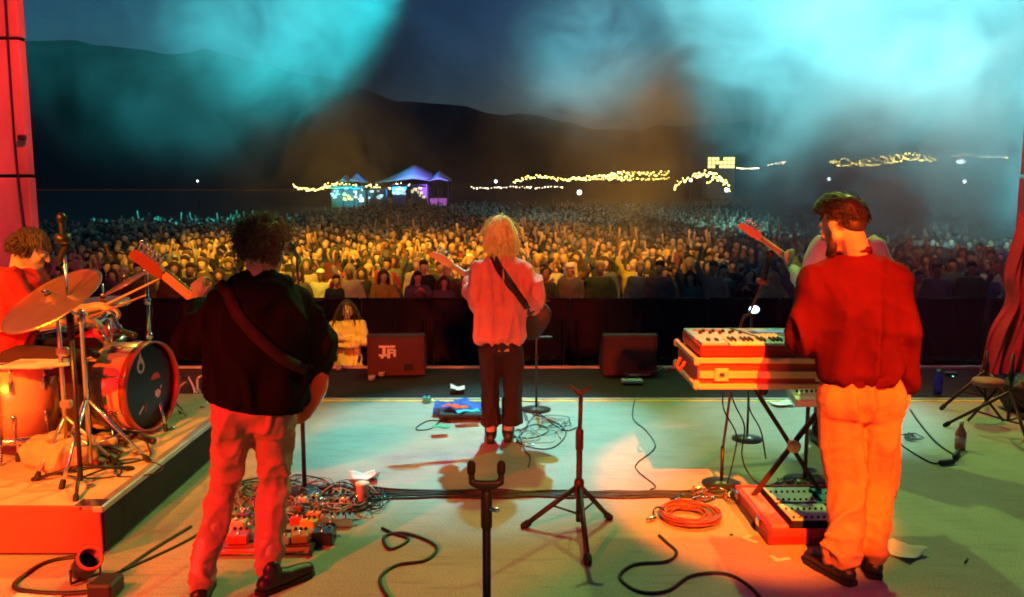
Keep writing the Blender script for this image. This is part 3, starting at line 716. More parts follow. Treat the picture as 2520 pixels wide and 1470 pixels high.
# ---------- guitars ----------
M['strings'] = mat('guitar_string', (.7, .68, .6), .3, 1, var=0)
M['maple'] = mat('maple_neck', (.62, .36, .16), .4, var=.15, stretch=(.3, 4, 4))
M['fretboard'] = mat('rosewood', (.12, .05, .03), .5, stretch=(.3, 4, 4))
def guitar(label, body_c, neck_dir, face, body_m, neck_m, length=1.0, kind='electric guitar', head_m=None, scale=1.0):
    "local x: neck direction, local z: face normal"
    x = V(neck_dir).normalized(); z = (V(face) - x * V(face).dot(x)).normalized(); y = z.cross(x)
    mt = Matrix((x, y, z)).transposed().to_4x4(); mt.translation = V(body_c); mt = mt @ Matrix.Scale(scale, 4)
    e = thing('electric_guitar', label, kind); e.matrix_world = mt
    k = length
    half = [(-.20, .0), (-.195, .08), (-.165, .135), (-.10, .165), (-.03, .150), (.03, .118), (.08, .115), (.13, .140), (.185, .150), (.225, .120), (.215, .09), (.17, .072), (.15, .03)]
    lo = [(.15, -.03), (.165, -.072), (.20, -.105), (.18, -.130), (.12, -.135), (.06, -.115), (.0, -.118), (-.06, -.150), (-.12, -.160), (-.17, -.13), (-.195, -.08)]
    ol = [(a * k, b * k) for a, b in half + lo]
    ol2 = [(p.x, p.y) for p in spline([(a, b, 0) for a, b in ol + [ol[0]]], 3)[:-1]]
    cen = (0, 0)
    ins = [((a - cen[0]) * .965, (b - cen[1]) * .965) for a, b in ol2]
    b = MB(); n = len(ol2)
    vs = [V((a, c, -.022)) for a, c in ins] + [V((a, c, -.014)) for a, c in ol2] + [V((a, c, .014)) for a, c in ol2] + [V((a, c, .022)) for a, c in ins]
    fs = [tuple(range(n))[::-1], tuple(range(3 * n, 4 * n))]
    for l in range(3):
        for i in range(n): fs.append((l * n + i, l * n + (i + 1) % n, (l + 1) * n + (i + 1) % n, (l + 1) * n + i))
    b.add(vs, fs); put('body', b, body_m, e)
    nl = .74 * k
    nk = MB(); nk.loft([((.10, 0, .018), (0, .028, 0), (0, 0, .016)), ((nl, 0, .018), (0, .022, 0), (0, 0, .012))], 10)
    put('neck', nk, neck_m, e)
    fb = MB().box(((.08 + nl) / 2, 0, .032), (nl - .08, .045, .006)); f_ = put('fretboard', fb, 'fretboard', e, smooth=False)
    fr = MB()
    for i in range(1, 18): X = nl - (nl - .0) * (1 - 2 ** (-i / 12)) * .95; fr.box((X, 0, .0365), (.003, .045, .003))
    put('fret', fr, 'strings', f_, smooth=False)
    hd = [(nl - .01, -.02), (nl + .015, -.024), (nl + .05, -.034), (nl + .11, -.030), (nl + .165, -.034), (nl + .185, -.016), (nl + .170, .012), (nl + .12, .026), (nl + .03, .034), (nl - .01, .022)]
    hh = put('headstock', MB().prism(hd, .004, .020), head_m or neck_m, e, smooth=False)
    for i in range(6):
        px_ = nl + .03 + i * .025; pg = MB().cap((px_, .030, .012), (px_, .058, .012), .005).ell((px_, .064, .012), (.010, .009, .008))
        put('tuning_peg', pg, 'chrome', hh)
    st = MB()
    for i in range(6): yy = -.0165 + i * .0066; st.tube([(-.10 * k, yy * 1.3, .036), (nl, yy, .040), (nl + .03 + i * .025, .02 - .005 * i, .026)], .0011, 3)
    put('strings', st, 'strings', e)
    put('bridge', MB().bbox((-.10 * k, 0, .03), (.03, .09, .014), .003), 'chrome', e, smooth=False)
    for X in (.0, .075): put('pickup', MB().bbox((X, 0, .028), (.032, .085, .014), .004), 'black', e, smooth=False)
    for i in range(3): put('knob', MB().lathe([(0, .022), (.011, .022), (.010, .036), (0, .036)], (-.11 + .04 * i, -.09 - .004 * i, 0), seg=12), 'chrome', e)
    return e

# ================= bassist in the black hoodie (left) =================
def J(px, py, y): return at(px, py, y)
def bassist():
    root = thing('person', 'curly-haired bassist in black hoodie and tan trousers, seen from behind at left', 'person', fl(590, 1440))
    root.location = (0, 0, 0)
    hc = J(650, 612, 3.78); rot = (Matrix.Rotation(R(-28), 3, 'Z') @ Matrix.Rotation(R(-16), 3, 'X'))
    shL = J(546, 738, 3.72); shR = J(734, 742, 3.80)
    elL = J(474, 850, 3.78); wrL = J(492, 742, 4.16)
    elR = J(792, 858, 3.86); wrR = J(742, 955, 4.14)
    hipL = J(572, 1000, 3.72); hipR = J(672, 995, 3.76)
    knL = J(556, 1182, 3.82); knR = J(672, 1190, 3.86)
    anL = fl(492, 1432, .09); anR = fl(660, 1398, .10)
    nk = J(640, 690, 3.74)
    b = MB(); es = head_parts(b, hc, rot, 1.0)
    b.cap(nk + V((0, 0, -.05)), hc + rot @ V((0, -.02, -.06)), .062, .056)
    b.loft(torso_rings([(*((hipL + hipR) / 2), .15, .10, 0, 0), (*J(628, 880, 3.74), .15, .10, -5, 0), (*J(638, 770, 3.74), .18, .11, -8, 0), (*J(640, 715, 3.74), .13, .08, -8, 0)]))
    b.chain([shL, elL, wrL], [.052, .042, .03]); b.chain([shR, elR, wrR], [.052, .042, .03])
    hand(b, wrR, (wrR - elR) * .4 + V((-.2, .3, -.5)), (-.4, -.6, 0), (-.3, .8, 0), .9)
    hand(b, wrL, V((-.2, .3, 1)), (.4, .8, .2), (.8, -.2, .3), 1.1)
    for h, k, a in ((hipL, knL, anL), (hipR, knR, anR)): b.chain([h, k, a + V((0, 0, .05))], [.085, .058, .042])
    put('body', fuse(b, .0075, 4, 'body', .4), 'skin', root); eyes(root, es, rot)
    # hoodie
    h = MB()
    h.loft(torso_rings([(*J(634, 985, 3.74), .222, .158, -4, -7), (*J(634, 925, 3.74), .226, .165, -4, -4), (*J(632, 850, 3.73), .220, .16, -6, 0), (*J(636, 775, 3.73), .225, .155, -8, 0), (*J(640, 722, 3.73), .185, .12, -8, 0), (*J(642, 690, 3.73), .085, .075, -8, 0)]), 28)
    h.chain([shL + V((.01, 0, -.005)), elL + V((.0, 0, 0)), elL.lerp(wrL, .8)], [.080, .082, .058], 14); h.chain([shR + V((-.02, 0, -.005)), elR, elR.lerp(wrR, .85)], [.080, .075, .052], 14)
    for q in (shL, shR): h.cap(J(642, 700, 3.73), q, .062, .078)
    h.ell(J(640, 716, 3.655), (.125, .065, .062)).ell(J(640, 738, 3.645), (.10, .05, .07))           # hood lying on the back
    for s in (-1, 1): h.cap(J(640 + 52 * s, 706, 3.70), J(640 + 30 * s, 692, 3.84), .045, .035)
    me = fuse(h, .012, 8, 'hoodie'); displace(me, folds(.022, 7, seed=2))
    ho = put('hoodie', me, 'hoodie', root)
    rib = MB(); rib.loft(torso_rings([(*J(634, 1000, 3.74), .204, .143, -4, -7), (*J(634, 978, 3.74), .211, .148, -4, -7)]), 40)
    put('hem', fuse(rib, .01, 2), 'hoodie', ho)
    # trousers
    t_ = MB(); t_.loft(torso_rings([(*J(624, 965, 3.73), .155, .12, 0, 0), (*J(622, 1015, 3.73), .158, .12, 0, 0), (*J(622, 1045, 3.73), .13, .07, 0, 0), (*J(622, 1065, 3.73), .08, .03, 0, 0)]), 24)
    t_.chain([hipL + V((.005, 0, -.03)), knL, anL + V((.0, 0, .0))], [.100, .070, .060], 16); t_.chain([hipR + V((.0, 0, -.03)), knR, anR + V((0, 0, .01))], [.102, .072, .058], 16)
    for q in (hipL, hipR): t_.ell(q + V((0, -.040, -.045)), (.092, .085, .105))
    me = fuse(t_, .011, 5, 'trousers')
    kz = (knL.z + knR.z) / 2
    f1 = folds(.012, 9, (1, 1, .7), 5); f2 = folds(.008, 11, (.4, .4, 1.5), 9)
    displace(me, lambda p, n: f1(p, n) + f2(p, n) * (math.exp(-((p.z - kz) / .12) ** 2) + math.exp(-((p.z - .16) / .09) ** 2)))
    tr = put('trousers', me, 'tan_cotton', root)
    shoe(V((anL.x, anL.y, 0)), V((anL.x - .03, anL.y + .17, 0)), 'shoe', root)
    shoe(V((anR.x + .02, anR.y - .02, 0)), V((anR.x + .145, anR.y + .13, 0)), 'shoe', root)
    # hair: cap and curls
    cap_ = MB().ell(hc + rot @ V((0, -.02, .035)), (.082, .100, .090), rot)
    put('scalp_hair', fuse(cap_, .012, 1), 'hair_brown', root)
    reg = lambda v: (v.y < .25 or v.z > .35) and v.z > -.75
    strand_hair('curls', root, 'hair_brown', hc, rot, 900, lambda v, r: .046 * r.uniform(.6, 1.35), .010, .0040, reg, .3, 3, (.080, .100, .092))
    strand_hair('flyaway_hair', root, 'hair_brown', hc, rot, 240, lambda v, r: .075 * r.uniform(.6, 1.5), .012, .0016, reg, .2, 57, (.084, .104, .096))
    # strap
    bv = bvh_of(ho); pts = [J(528 + 222 * t, 690 + 245 * t + 18 * math.sin(t * PI), 3.6) for t in np.linspace(0, 1, 40)]
    return root, bv, pts, (hc, wrL, wrR)
broot, bbv, bpts, bj = bassist()
gneck = (J(372, 655, 4.28) - J(735, 950, 4.02))
M['guitar_red'] = mat('guitar_red_headstock', (.40, .09, .05), .3, coat=.5)
g = guitar('red-lit bass guitar worn by the hoodie player, neck raised to the left', J(698, 925, 4.04), gneck, (.1, 1, .25), mat('guitar_red_varnish', (.45, .10, .05), .25, coat=.6), 'maple', 1.0, 'guitar', head_m='guitar_red', scale=1.14)
g.name = 'bass_guitar'
put('strap', ribbon_on(bbv, bpts, .052, .004), 'strap', g).matrix_parent_inverse = g.matrix_world.inverted()

# ================= singer =================
def singer():
    root = thing('person', 'blond singer in oversized pink shirt and dark flared trousers, back to camera, centre stage', 'person')
    Y = 6.0
    hc = J(1234, 575, Y); rot = Matrix.Rotation(R(-3), 3, 'Z') @ Matrix.Rotation(R(-6), 3, 'X')
    shL = J(1182, 664, Y); shR = J(1286, 664, Y); elL = J(1168, 728, Y - .02); wrL = J(1158, 694, Y + .33)
    elR = J(1318, 720, Y - .03); wrR = J(1300, 768, Y + .26)
    hipL = J(1212, 850, Y); hipR = J(1258, 850, Y); knL = J(1206, 940, Y); knR = J(1262, 940, Y); anL = V((J(1208, 1060, Y).x, Y, .09)); anR = V((J(1250, 1060, Y).x, Y + .03, .09))
    b = MB(); es = head_parts(b, hc, rot, .93)
    b.cap(J(1234, 640, Y), hc + V((0, -.01, -.05)), .050, .046)
    b.loft(torso_rings([(*J(1235, 860, Y), .14, .10, 0, 0), (*J(1235, 790, Y), .12, .09, 0, 0), (*J(1235, 700, Y), .145, .10, 0, 0), (*J(1235, 650, Y), .12, .07, 0, 0)]))
    b.chain([shL, elL, wrL], [.042, .035, .026]); b.chain([shR, elR, wrR], [.042, .035, .026])
    hand(b, wrR, V((-.6, .3, -.5)), (-.2, -.9, 0), (0, .5, .8), .8, .9); hand(b, wrL, V((-.1, .3, 1)), (.5, .7, .1), (.8, 0, .2), 1.1, .9)
    for h, k, a in ((hipL, knL, anL), (hipR, knR, anR)): b.chain([h, k, a], [.075, .052, .036])
    put('body', fuse(b, .0075, 4, 'body', .4), 'skin', root); eyes(root, es, rot)
    h = MB(); h.loft(torso_rings([(*J(1228, 842, Y), .160, .12, 0, 0), (*J(1228, 825, Y), .178, .14, 0, 0), (*J(1232, 775, Y), .172, .14, 0, 0), (*J(1235, 715, Y), .165, .125, 0, 0), (*J(1236, 668, Y), .168, .11, 0, 0), (*J(1236, 640, Y), .125, .08, 0, 0), (*J(1235, 622, Y), .058, .055, 0, 0)]), 28)
    h.chain([shL, elL + V((-.005, 0, .01)), elL.lerp(wrL, .8)], [.078, .075, .052], 14); h.chain([shR, elR + V((.0, 0, .01)), elR.lerp(wrR, .8)], [.080, .080, .055], 14)
    for q in (shL, shR): h.cap(J(1235, 640, Y), q, .055, .070)
    h.ell(elL + V((0, 0, -.045)), (.062, .075, .055)).ell(elR + V((0, .03, -.055)), (.065, .08, .06))
    me = fuse(h, .011, 6, 'shirt')
    fA = folds(.028, 8.5, (1, 1, .20), 3); fB = folds(.007, 9, (.8, .8, .7), 8); displace(me, lambda p, n: fA(p, n) * .8 + fB(p, n))
    sh = put('shirt', me, 'pink_cotton', root)
    put('collar', fuse(MB().lathe([(.050, -.02), (.062, -.01), (.058, .02), (.046, .02)], J(1235, 622, Y), (0, .1, 1), 20, closed=True), .008, 2), 'pink_cotton', sh)
    t_ = MB(); t_.ell(J(1234, 850, Y), (.145, .11, .09))
    t_.chain([J(1209, 862, Y), J(1204, 935, Y)], [.088, .074], 16); t_.chain([J(1259, 862, Y), J(1263, 935, Y)], [.088, .074], 16)
    for (k, px) in ((knL, 1207), (knR, 1262)):
        bz = J(px, 1044, Y); t_.loft([((J(px - (3 if px < 1240 else -1), 930, Y)), (.066, 0, 0), (0, .070, 0)), (((J(px, 930, Y) + bz) / 2), (.060, 0, 0), (0, .070, 0)), (bz, (.070, 0, 0), (0, .095, 0))], 16)
    me = fuse(t_, .010, 3, 'trousers'); displace(me, folds(.010, 12, (1, 1, .2), 4)); put('trousers', me, 'dark_cotton', root)
    for a, s in ((anL, -1), (anR, 1)):
        bt = MB(); bt.cap(V((a.x, a.y + .02, .05)), V((a.x, a.y + .02, .30)), .045, .050); bt.cap(V((a.x, a.y - .01, .05)), V((a.x + s * .02, a.y + .17, .04)), .042, .034); bt.box((a.x, a.y - .03, .02), (.055, .05, .04))
        put('boot', fuse(bt, .009, 2), 'leather', root)
    reg = lambda v: v.y < .45 or v.z > .5
    put('scalp_hair', fuse(MB().ell(hc + V((0, -.02, .03)), (.082, .096, .094)).ell(hc + V((0, -.030, -.045)), (.080, .062, .075)), .012, 2), 'hair_blond', root)
    strand_hair('hair_locks', root, 'hair_blond', hc, rot, 900, lambda v, r: (.10 + .09 * max(0, v.z) + .03) * r.uniform(.75, 1.1), .003, .0050, reg, 1.25, 5, (.082, .098, .096), flow=lambda v: (v.x * .22, v.y * .2, -1), out=.22)
    strand_hair('flyaway_hair', root, 'hair_blond', hc, rot, 140, lambda v, r: .16 * r.uniform(.5, 1.2), .006, .0013, reg, .9, 55, (.084, .100, .098), flow=lambda v: (v.x * .5, v.y * .5, -1), out=.5)
    bv = bvh_of(sh); pts = [J(1205 + 110 * t, 628 + 165 * t, 5.8) for t in np.linspace(0, 1, 36)]
    return root, bv, pts
sroot, sbv, spts = singer()
g = guitar('pale electric guitar worn by the blond singer, neck raised to the left', J(1292, 775, 6.30), J(1090, 640, 6.44) - J(1292, 775, 6.30), (0, 1, .1), 'black', 'maple', .92, 'guitar')
put('strap', ribbon_on(sbv, spts, .058, .004), 'strap_dark', g).matrix_parent_inverse = g.matrix_world.inverted()

# ================= keyboard player =================
def keys_player():
    root = thing('person', 'tall dark-haired bearded keyboard player in wine-red sweater and cream trousers', 'person')
    Y = 3.92
    hc = J(2072, 552, Y); rot = Matrix.Rotation(R(32), 3, 'Z') @ Matrix.Rotation(R(-20), 3, 'X')
    shL = J(2008, 692, Y); shR = J(2210, 688, Y); elL = J(1982, 828, Y + .02); wrL = J(1992, 868, Y + .33)
    elR = J(2228, 815, Y - .03); wrR = J(2232, 945, Y + .03)
    hipL = J(2062, 960, Y); hipR = J(2158, 960, Y); knL = J(2082, 1180, Y + .02); knR = J(2158, 1180, Y + .03); anL = fl(2078, 1388, .08); anR = fl(2150, 1372, .08)
    b = MB(); es = head_parts(b, hc, rot, 1.04)
    b.cap(J(2108, 628, Y), hc + rot @ V((0, -.03, -.05)), .064, .060)
    b.loft(torso_rings([(*J(2110, 950, Y), .16, .11, 0, 0), (*J(2110, 820, Y), .15, .10, 0, 0), (*J(2110, 700, Y), .18, .115, 0, 0), (*J(2110, 655, Y), .14, .08, 0, 0)]))
    b.chain([shL, elL, wrL], [.052, .044, .03]); b.chain([shR, elR, wrR], [.052, .044, .03])
    hand(b, wrL, V((.1, .9, -.15)), (0, -.2, -1), (1, 0, 0), .35); hand(b, wrR, V((.0, .12, -1)), (-1, -.1, 0), (0, 1, 0), .35)
    for h, k, a in ((hipL, knL, anL), (hipR, knR, anR)): b.chain([h, k, a], [.085, .058, .042])
    put('body', fuse(b, .0075, 4, 'body', .4), 'skin', root); eyes(root, es, rot)
    # beard
    P = lambda x, y, z: hc + rot @ V((x, y, z))
    bd = MB()
    for s in (-1, 1): bd.chain([P(s * .074, .006, -.04), P(s * .062, .03, -.09), P(s * .03, .075, -.118)], [.016, .022, .026], 8)
    bd.ell(P(0, .085, -.112), (.034, .026, .026), rot)
    me = fuse(bd, .007, 2); displace(me, folds(.004, 90, (1, 1, 1), 2, False)); put('beard', me, 'hair_dark', root)
    h = MB(); h.loft(torso_rings([(*J(2113, 932, Y), .172, .13, 0, 0), (*J(2113, 905, Y), .192, .15, 0, 0), (*J(2112, 840, Y), .200, .155, 0, 0), (*J(2110, 760, Y), .203, .148, 0, 0), (*J(2110, 695, Y), .197, .130, 0, 0), (*J(2108, 648, Y), .145, .10, 0, 0), (*J(2106, 622, Y), .068, .068, 0, 0)]), 28)
    h.chain([shL, elL, elL.lerp(wrL, .88)], [.076, .080, .050], 14); h.chain([shR + V((-.01, 0, 0)), elR, elR.lerp(wrR, .92)], [.078, .078, .048], 14)
    for q in (shL, shR): h.cap(J(2108, 645, Y), q, .068, .076)
    me = fuse(h, .012, 6, 'sweater')
    fA = folds(.026, 6.5, (1, 1, .20), 11); fB = folds(.007, 7, (.8, .8, .7), 7); displace(me, lambda p, n: fA(p, n) * min(1, max(.25, (1.62 - p.z) * 2.2)) + fB(p, n))
    sw = put('sweater', me, 'wine_wool', root)
    put('collar', fuse(MB().lathe([(.060, -.015), (.074, -.01), (.070, .02), (.056, .02)], J(2106, 618, Y), (0, .12, 1), 22, closed=True), .008, 2), 'wine_wool', sw)
    put('cuff', fuse(MB().cap(elR.lerp(wrR, .80), elR.lerp(wrR, .95), .046, .040, 14), .008, 1), 'wine_wool', sw)
    put('hem', fuse(MB().loft(torso_rings([(*J(2113, 943, Y), .172, .128, 0, 0), (*J(2113, 918, Y), .182, .138, 0, 0)]), 36), .009, 2), 'wine_wool', sw)
    t_ = MB(); t_.loft(torso_rings([(*J(2110, 930, Y), .160, .12, 0, 0), (*J(2111, 985, Y), .180, .135, 0, 0), (*J(2111, 1022, Y), .165, .09, 0, 0), (*J(2111, 1045, Y), .10, .03, 0, 0)]), 24)
    t_.chain([hipL + V((.0, 0, -.03)), knL + V((-.005, 0, 0)), V((anL.x, anL.y + .0, .12))], [.112, .098, .084], 18); t_.chain([hipR + V((.0, 0, -.03)), knR, V((anR.x, anR.y, .12))], [.112, .096, .076], 18)
    for q in (hipL, hipR): t_.ell(q + V((0, -.045, -.045)), (.100, .092, .115))
    me = fuse(t_, .011, 5, 'trousers'); f1 = folds(.024, 6.5, (1, 1, .22), 21); f2 = folds(.010, 11, (.6, .6, 1.3), 4)
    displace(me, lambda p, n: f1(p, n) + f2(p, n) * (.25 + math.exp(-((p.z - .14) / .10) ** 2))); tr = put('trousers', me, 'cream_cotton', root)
    shoe(V((anL.x - .01, anL.y + .0, 0)), V((anL.x - .09, anL.y + .19, 0)), 'shoe', root, h=.10); shoe(V((anR.x, anR.y, 0)), V((anR.x + .05, anR.y + .19, 0)), 'shoe', root, h=.10)
    # short hair, swept up and forward
    cap_ = MB().ell(hc + rot @ V((0, -.022, .04)), (.082, .098, .090), rot).ell(hc + rot @ V((0, .025, .085)), (.058, .05, .035), rot).ell(hc + rot @ V((0, -.065, -.02)), (.062, .045, .05), rot)
    put('scalp_hair', fuse(cap_, .010, 2), 'hair_dark', root)
    reg = lambda v: (v.z > .25 and v.y < .75) or (v.y < -.25 and v.z > -.55) or (v.z > -.05 and v.y < .2)
    strand_hair('hair_locks', root, 'hair_dark', hc, rot, 1100, lambda v, r: (.020 + .034 * max(0, v.z) ** 1.5 * (1 if v.y > -.3 else .5) + .02 * max(0, v.y) * (v.z > .3)) * r.uniform(.7, 1.2), .0015, .0034, reg, .9, 9, (.079, .100, .090),
                flow=lambda v: (v.x * .3, (.7 if v.z > .3 else -.2), (.45 if v.z > .3 else -1)), out=.35)
    strand_hair('flyaway_hair', root, 'hair_dark', hc, rot, 160, lambda v, r: .045 * r.uniform(.6, 1.4), .003, .0013, reg, .6, 59, (.080, .101, .092), flow=lambda v: (v.x * .3, .6, .3), out=.9)
    return root
keys_player()

# ================= guitarist hidden behind the keyboard player =================
def generic_player(label, X, Y, shirt_m, trouser_m, hair_m, height=1.76):
    root = thing('person', label, 'person', (X, Y, 0)); s = height / 1.76
    hc = V((0, 0, 1.63)); rot = Matrix.Rotation(R(10), 3, 'Z')
    b = MB(); es = head_parts(b, hc, rot, 1.0); b.cap((0, -.02, 1.45), (0, -.01, 1.56), .06, .055)
    b.loft(torso_rings([(0, 0, .92, .15, .10, 0, 0), (0, 0, 1.15, .15, .10, 0, 0), (0, 0, 1.38, .18, .11, 0, 0), (0, 0, 1.46, .12, .07, 0, 0)]))
    shs = {-1: V((-.19, 0, 1.42)), 1: V((.19, 0, 1.42))}; el = {-1: V((-.27, .02, 1.15)), 1: V((.30, .0, 1.16))}; wr = {-1: V((-.30, .30, 1.26)), 1: V((.10, .26, 1.04))}
    for k in (-1, 1): b.chain([shs[k], el[k], wr[k]], [.05, .042, .03])
    hand(b, wr[1], (-.8, .1, -.3), (0, -1, 0), (0, 0, 1), .7); hand(b, wr[-1], (-.1, .2, 1), (.5, .7, .1), (.8, 0, .2), 1.0)
    for k in (-1, 1): b.chain([(k * .085, 0, .92), (k * .10, .02, .5), (k * .12, 0, .10)], [.085, .058, .042])
    put('body', fuse(b, .009, 3, 'body', .4), 'skin', root); eyes(root, es, rot)
    h = MB().loft(torso_rings([(0, 0, .90, .18, .13, 0, 0), (0, 0, 1.12, .19, .13, 0, 0), (0, 0, 1.34, .205, .13, 0, 0), (0, 0, 1.45, .14, .09, 0, 0), (0, 0, 1.50, .065, .06, 0, 0)]), 24)
    for k in (-1, 1): h.chain([shs[k], el[k], el[k].lerp(wr[k], .8)], [.078, .065, .045], 12)
    me = fuse(h, .013, 5, 'shirt'); displace(me, folds(.014, 9, (1, 1, .3), 13)); put('shirt', me, shirt_m, root)
    t_ = MB().loft(torso_rings([(0, 0, .98, .16, .12, 0, 0), (0, 0, .86, .17, .13, 0, 0)]), 20)
    for k in (-1, 1): t_.chain([(k * .09, 0, .88), (k * .10, .02, .5), (k * .12, 0, .12)], [.105, .08, .065], 14)
    me = fuse(t_, .013, 4, 'trousers'); displace(me, folds(.01, 9, (1, 1, .5), 15)); put('trousers', me, trouser_m, root)
    for k in (-1, 1):
        sb = MB().cap((k * .12, -.02, .05), (k * .14, .16, .045), .045, .038); put('shoe', fuse(sb, .01, 2), 'leather', root)
    put('scalp_hair', fuse(MB().ell(hc + V((0, -.02, .035)), (.085, .102, .093)), .012, 1), hair_m, root)
    strand_hair('hair_locks', root, hair_m, hc, rot, 350, lambda v, r: .06 * r.uniform(.7, 1.2), .002, .004, lambda v: v.y < .3 or v.z > .5, 1, 15, out=.4)
    return root
hg = at(2084, 700, 5.9)
generic_player('guitarist in pale shirt mostly hidden behind the keyboard player', hg.x, 5.9, mat('pale_shirt_cotton', (.6, .6, .58), .85, bump=.2), 'dark_cotton', 'hair_dark', 1.76)
guitar('pale electric guitar poking out left of the keyboard player', V((hg.x + .10, 6.24, 1.03)), J(1915, 618, 6.3) - V((hg.x + .10, 6.24, 1.03)), (0, 1, .1), mat('guitar_cream_varnish', (.6, .5, .35), .3), 'maple', 1.0, 'guitar')

# ================= drummer =================
def drummer():
    root = thing('person', 'drummer in red shirt sitting behind the kit, head bowed, in right profile', 'person')
    Y = 5.05
    hc = J(76, 612, Y); rot = Matrix.Rotation(R(-78), 3, 'Z') @ Matrix.Rotation(R(-24), 3, 'X')
    f = V((1, .2, 0)).normalized(); s_ = V((.2, -1, 0)).normalized()    # facing +x; s_ points to the camera (his right side)
    ch = J(52, 690, Y); pel = V((ch.x - .12, Y, .25 + .56))
    shR = ch + s_ * .17 + V((0, 0, .02)); shL = ch - s_ * .17 + V((0, 0, .02))
    elR = shR + f * .12 + V((0, 0, -.26)); wrR = elR + f * .24 + V((0, 0, .02)); elL = shL + f * .14 + V((0, 0, -.25)); wrL = elL + f * .24 + V((0, 0, .04))
    b = MB(); es = head_parts(b, hc, rot, 1.02); b.cap(ch + V((0, 0, .06)), hc + rot @ V((0, -.03, -.05)), .062, .058)
    b.loft([(pel, s_ * .15, f * .11), ((pel + ch) / 2, s_ * .145, f * .11), (ch, s_ * .17, f * .11), (ch + V((.01, 0, .07)), s_ * .11, f * .07)])
    for a, e_, w_ in ((shR, elR, wrR), (shL, elL, wrL)): b.chain([a, e_, w_], [.05, .042, .03]); hand(b, w_, f + V((0, 0, -.2)), (0, 0, -1), -s_ if a is shR else s_, .9)
    for k in (-1, 1):
        hp = pel + s_ * .09 * k; kn = hp + f * .42 + s_ * .10 * k + V((0, 0, .0)); an = kn + V((.02, 0, -.45)); b.chain([hp, kn, an], [.085, .06, .042]); b.cap(an + V((0, 0, -.03)), an + f * .17 + V((0, 0, -.045)), .04, .035)
    put('body', fuse(b, .0085, 4, 'body', .4), 'skin', root); eyes(root, es, rot)
    h = MB().loft([(pel, s_ * .18, f * .14), ((pel + ch) / 2, s_ * .18, f * .14), (ch, s_ * .20, f * .135), (ch + V((.01, 0, .07)), s_ * .12, f * .085)], 22)
    for a, e_ in ((shR, elR), (shL, elL)): h.chain([a, e_ * .8 + a * .2], [.078, .066], 12)
    me = fuse(h, .012, 5); displace(me, folds(.012, 10, (1, 1, .5), 31)); put('shirt', me, mat('red_tshirt', (.42, .02, .025), .9, bump=.2), root)
    t_ = MB()
    for k in (-1, 1):
        hp = pel + s_ * .09 * k; kn = hp + f * .42 + s_ * .10 * k; t_.chain([hp, kn, kn + V((.02, 0, -.42))], [.11, .08, .065], 12)
    put('trousers', fuse(t_, .013, 4), 'dark_cotton', root)
    put('scalp_hair', fuse(MB().ell(hc + rot @ V((0, -.02, .036)), (.082, .099, .088), rot), .01, 2), 'hair_dark', root)
    strand_hair('hair_locks', root, 'hair_dark', hc, rot, 900, lambda v, r: (.055 + .05 * max(0, v.z)) * r.uniform(.7, 1.15), .003, .0042, lambda v: (v.y < .35 and v.z > -.6) or v.z > .45, 1.0, 19, (.080, .100, .091), flow=lambda v: (v.x * .3, .5 if v.z > .3 else -.2, -.8), out=.3)
    for w_, tgt, lb in ((wrR, wrR + f * .36 + V((0, 0, .13)), 'pale wooden drumstick in the drummer\'s near hand'), (wrL, wrL + f * .35 + V((0, 0, .16)), 'pale wooden drumstick in the drummer\'s far hand')):
        put('drumstick', MB().tube([w_ - (tgt - w_) * .1 + V((0, 0, -.01)), tgt, tgt + (tgt - w_).normalized() * .012], [.008, .0055, .004], 8), 'maple', label=lb, cat='drumstick')
    st = thing('drum_stool', 'round black drum stool under the drummer', 'stool', (pel.x, pel.y, .25))
    put('seat', fuse(MB().lathe([(0, .40), (.16, .40), (.175, .43), (.16, .47), (0, .47)], seg=24), .012, 2), 'black', st)
    put('pole', MB().tube([(0, 0, .12), (0, 0, .41)], .018, 8), 'chrome', st)
    for k in range(3):
        a = k * 2.09; put('leg', MB().tube([(0, 0, .22), (.25 * math.cos(a), .25 * math.sin(a), .012)], .010, 6), 'chrome', st)
drummer()

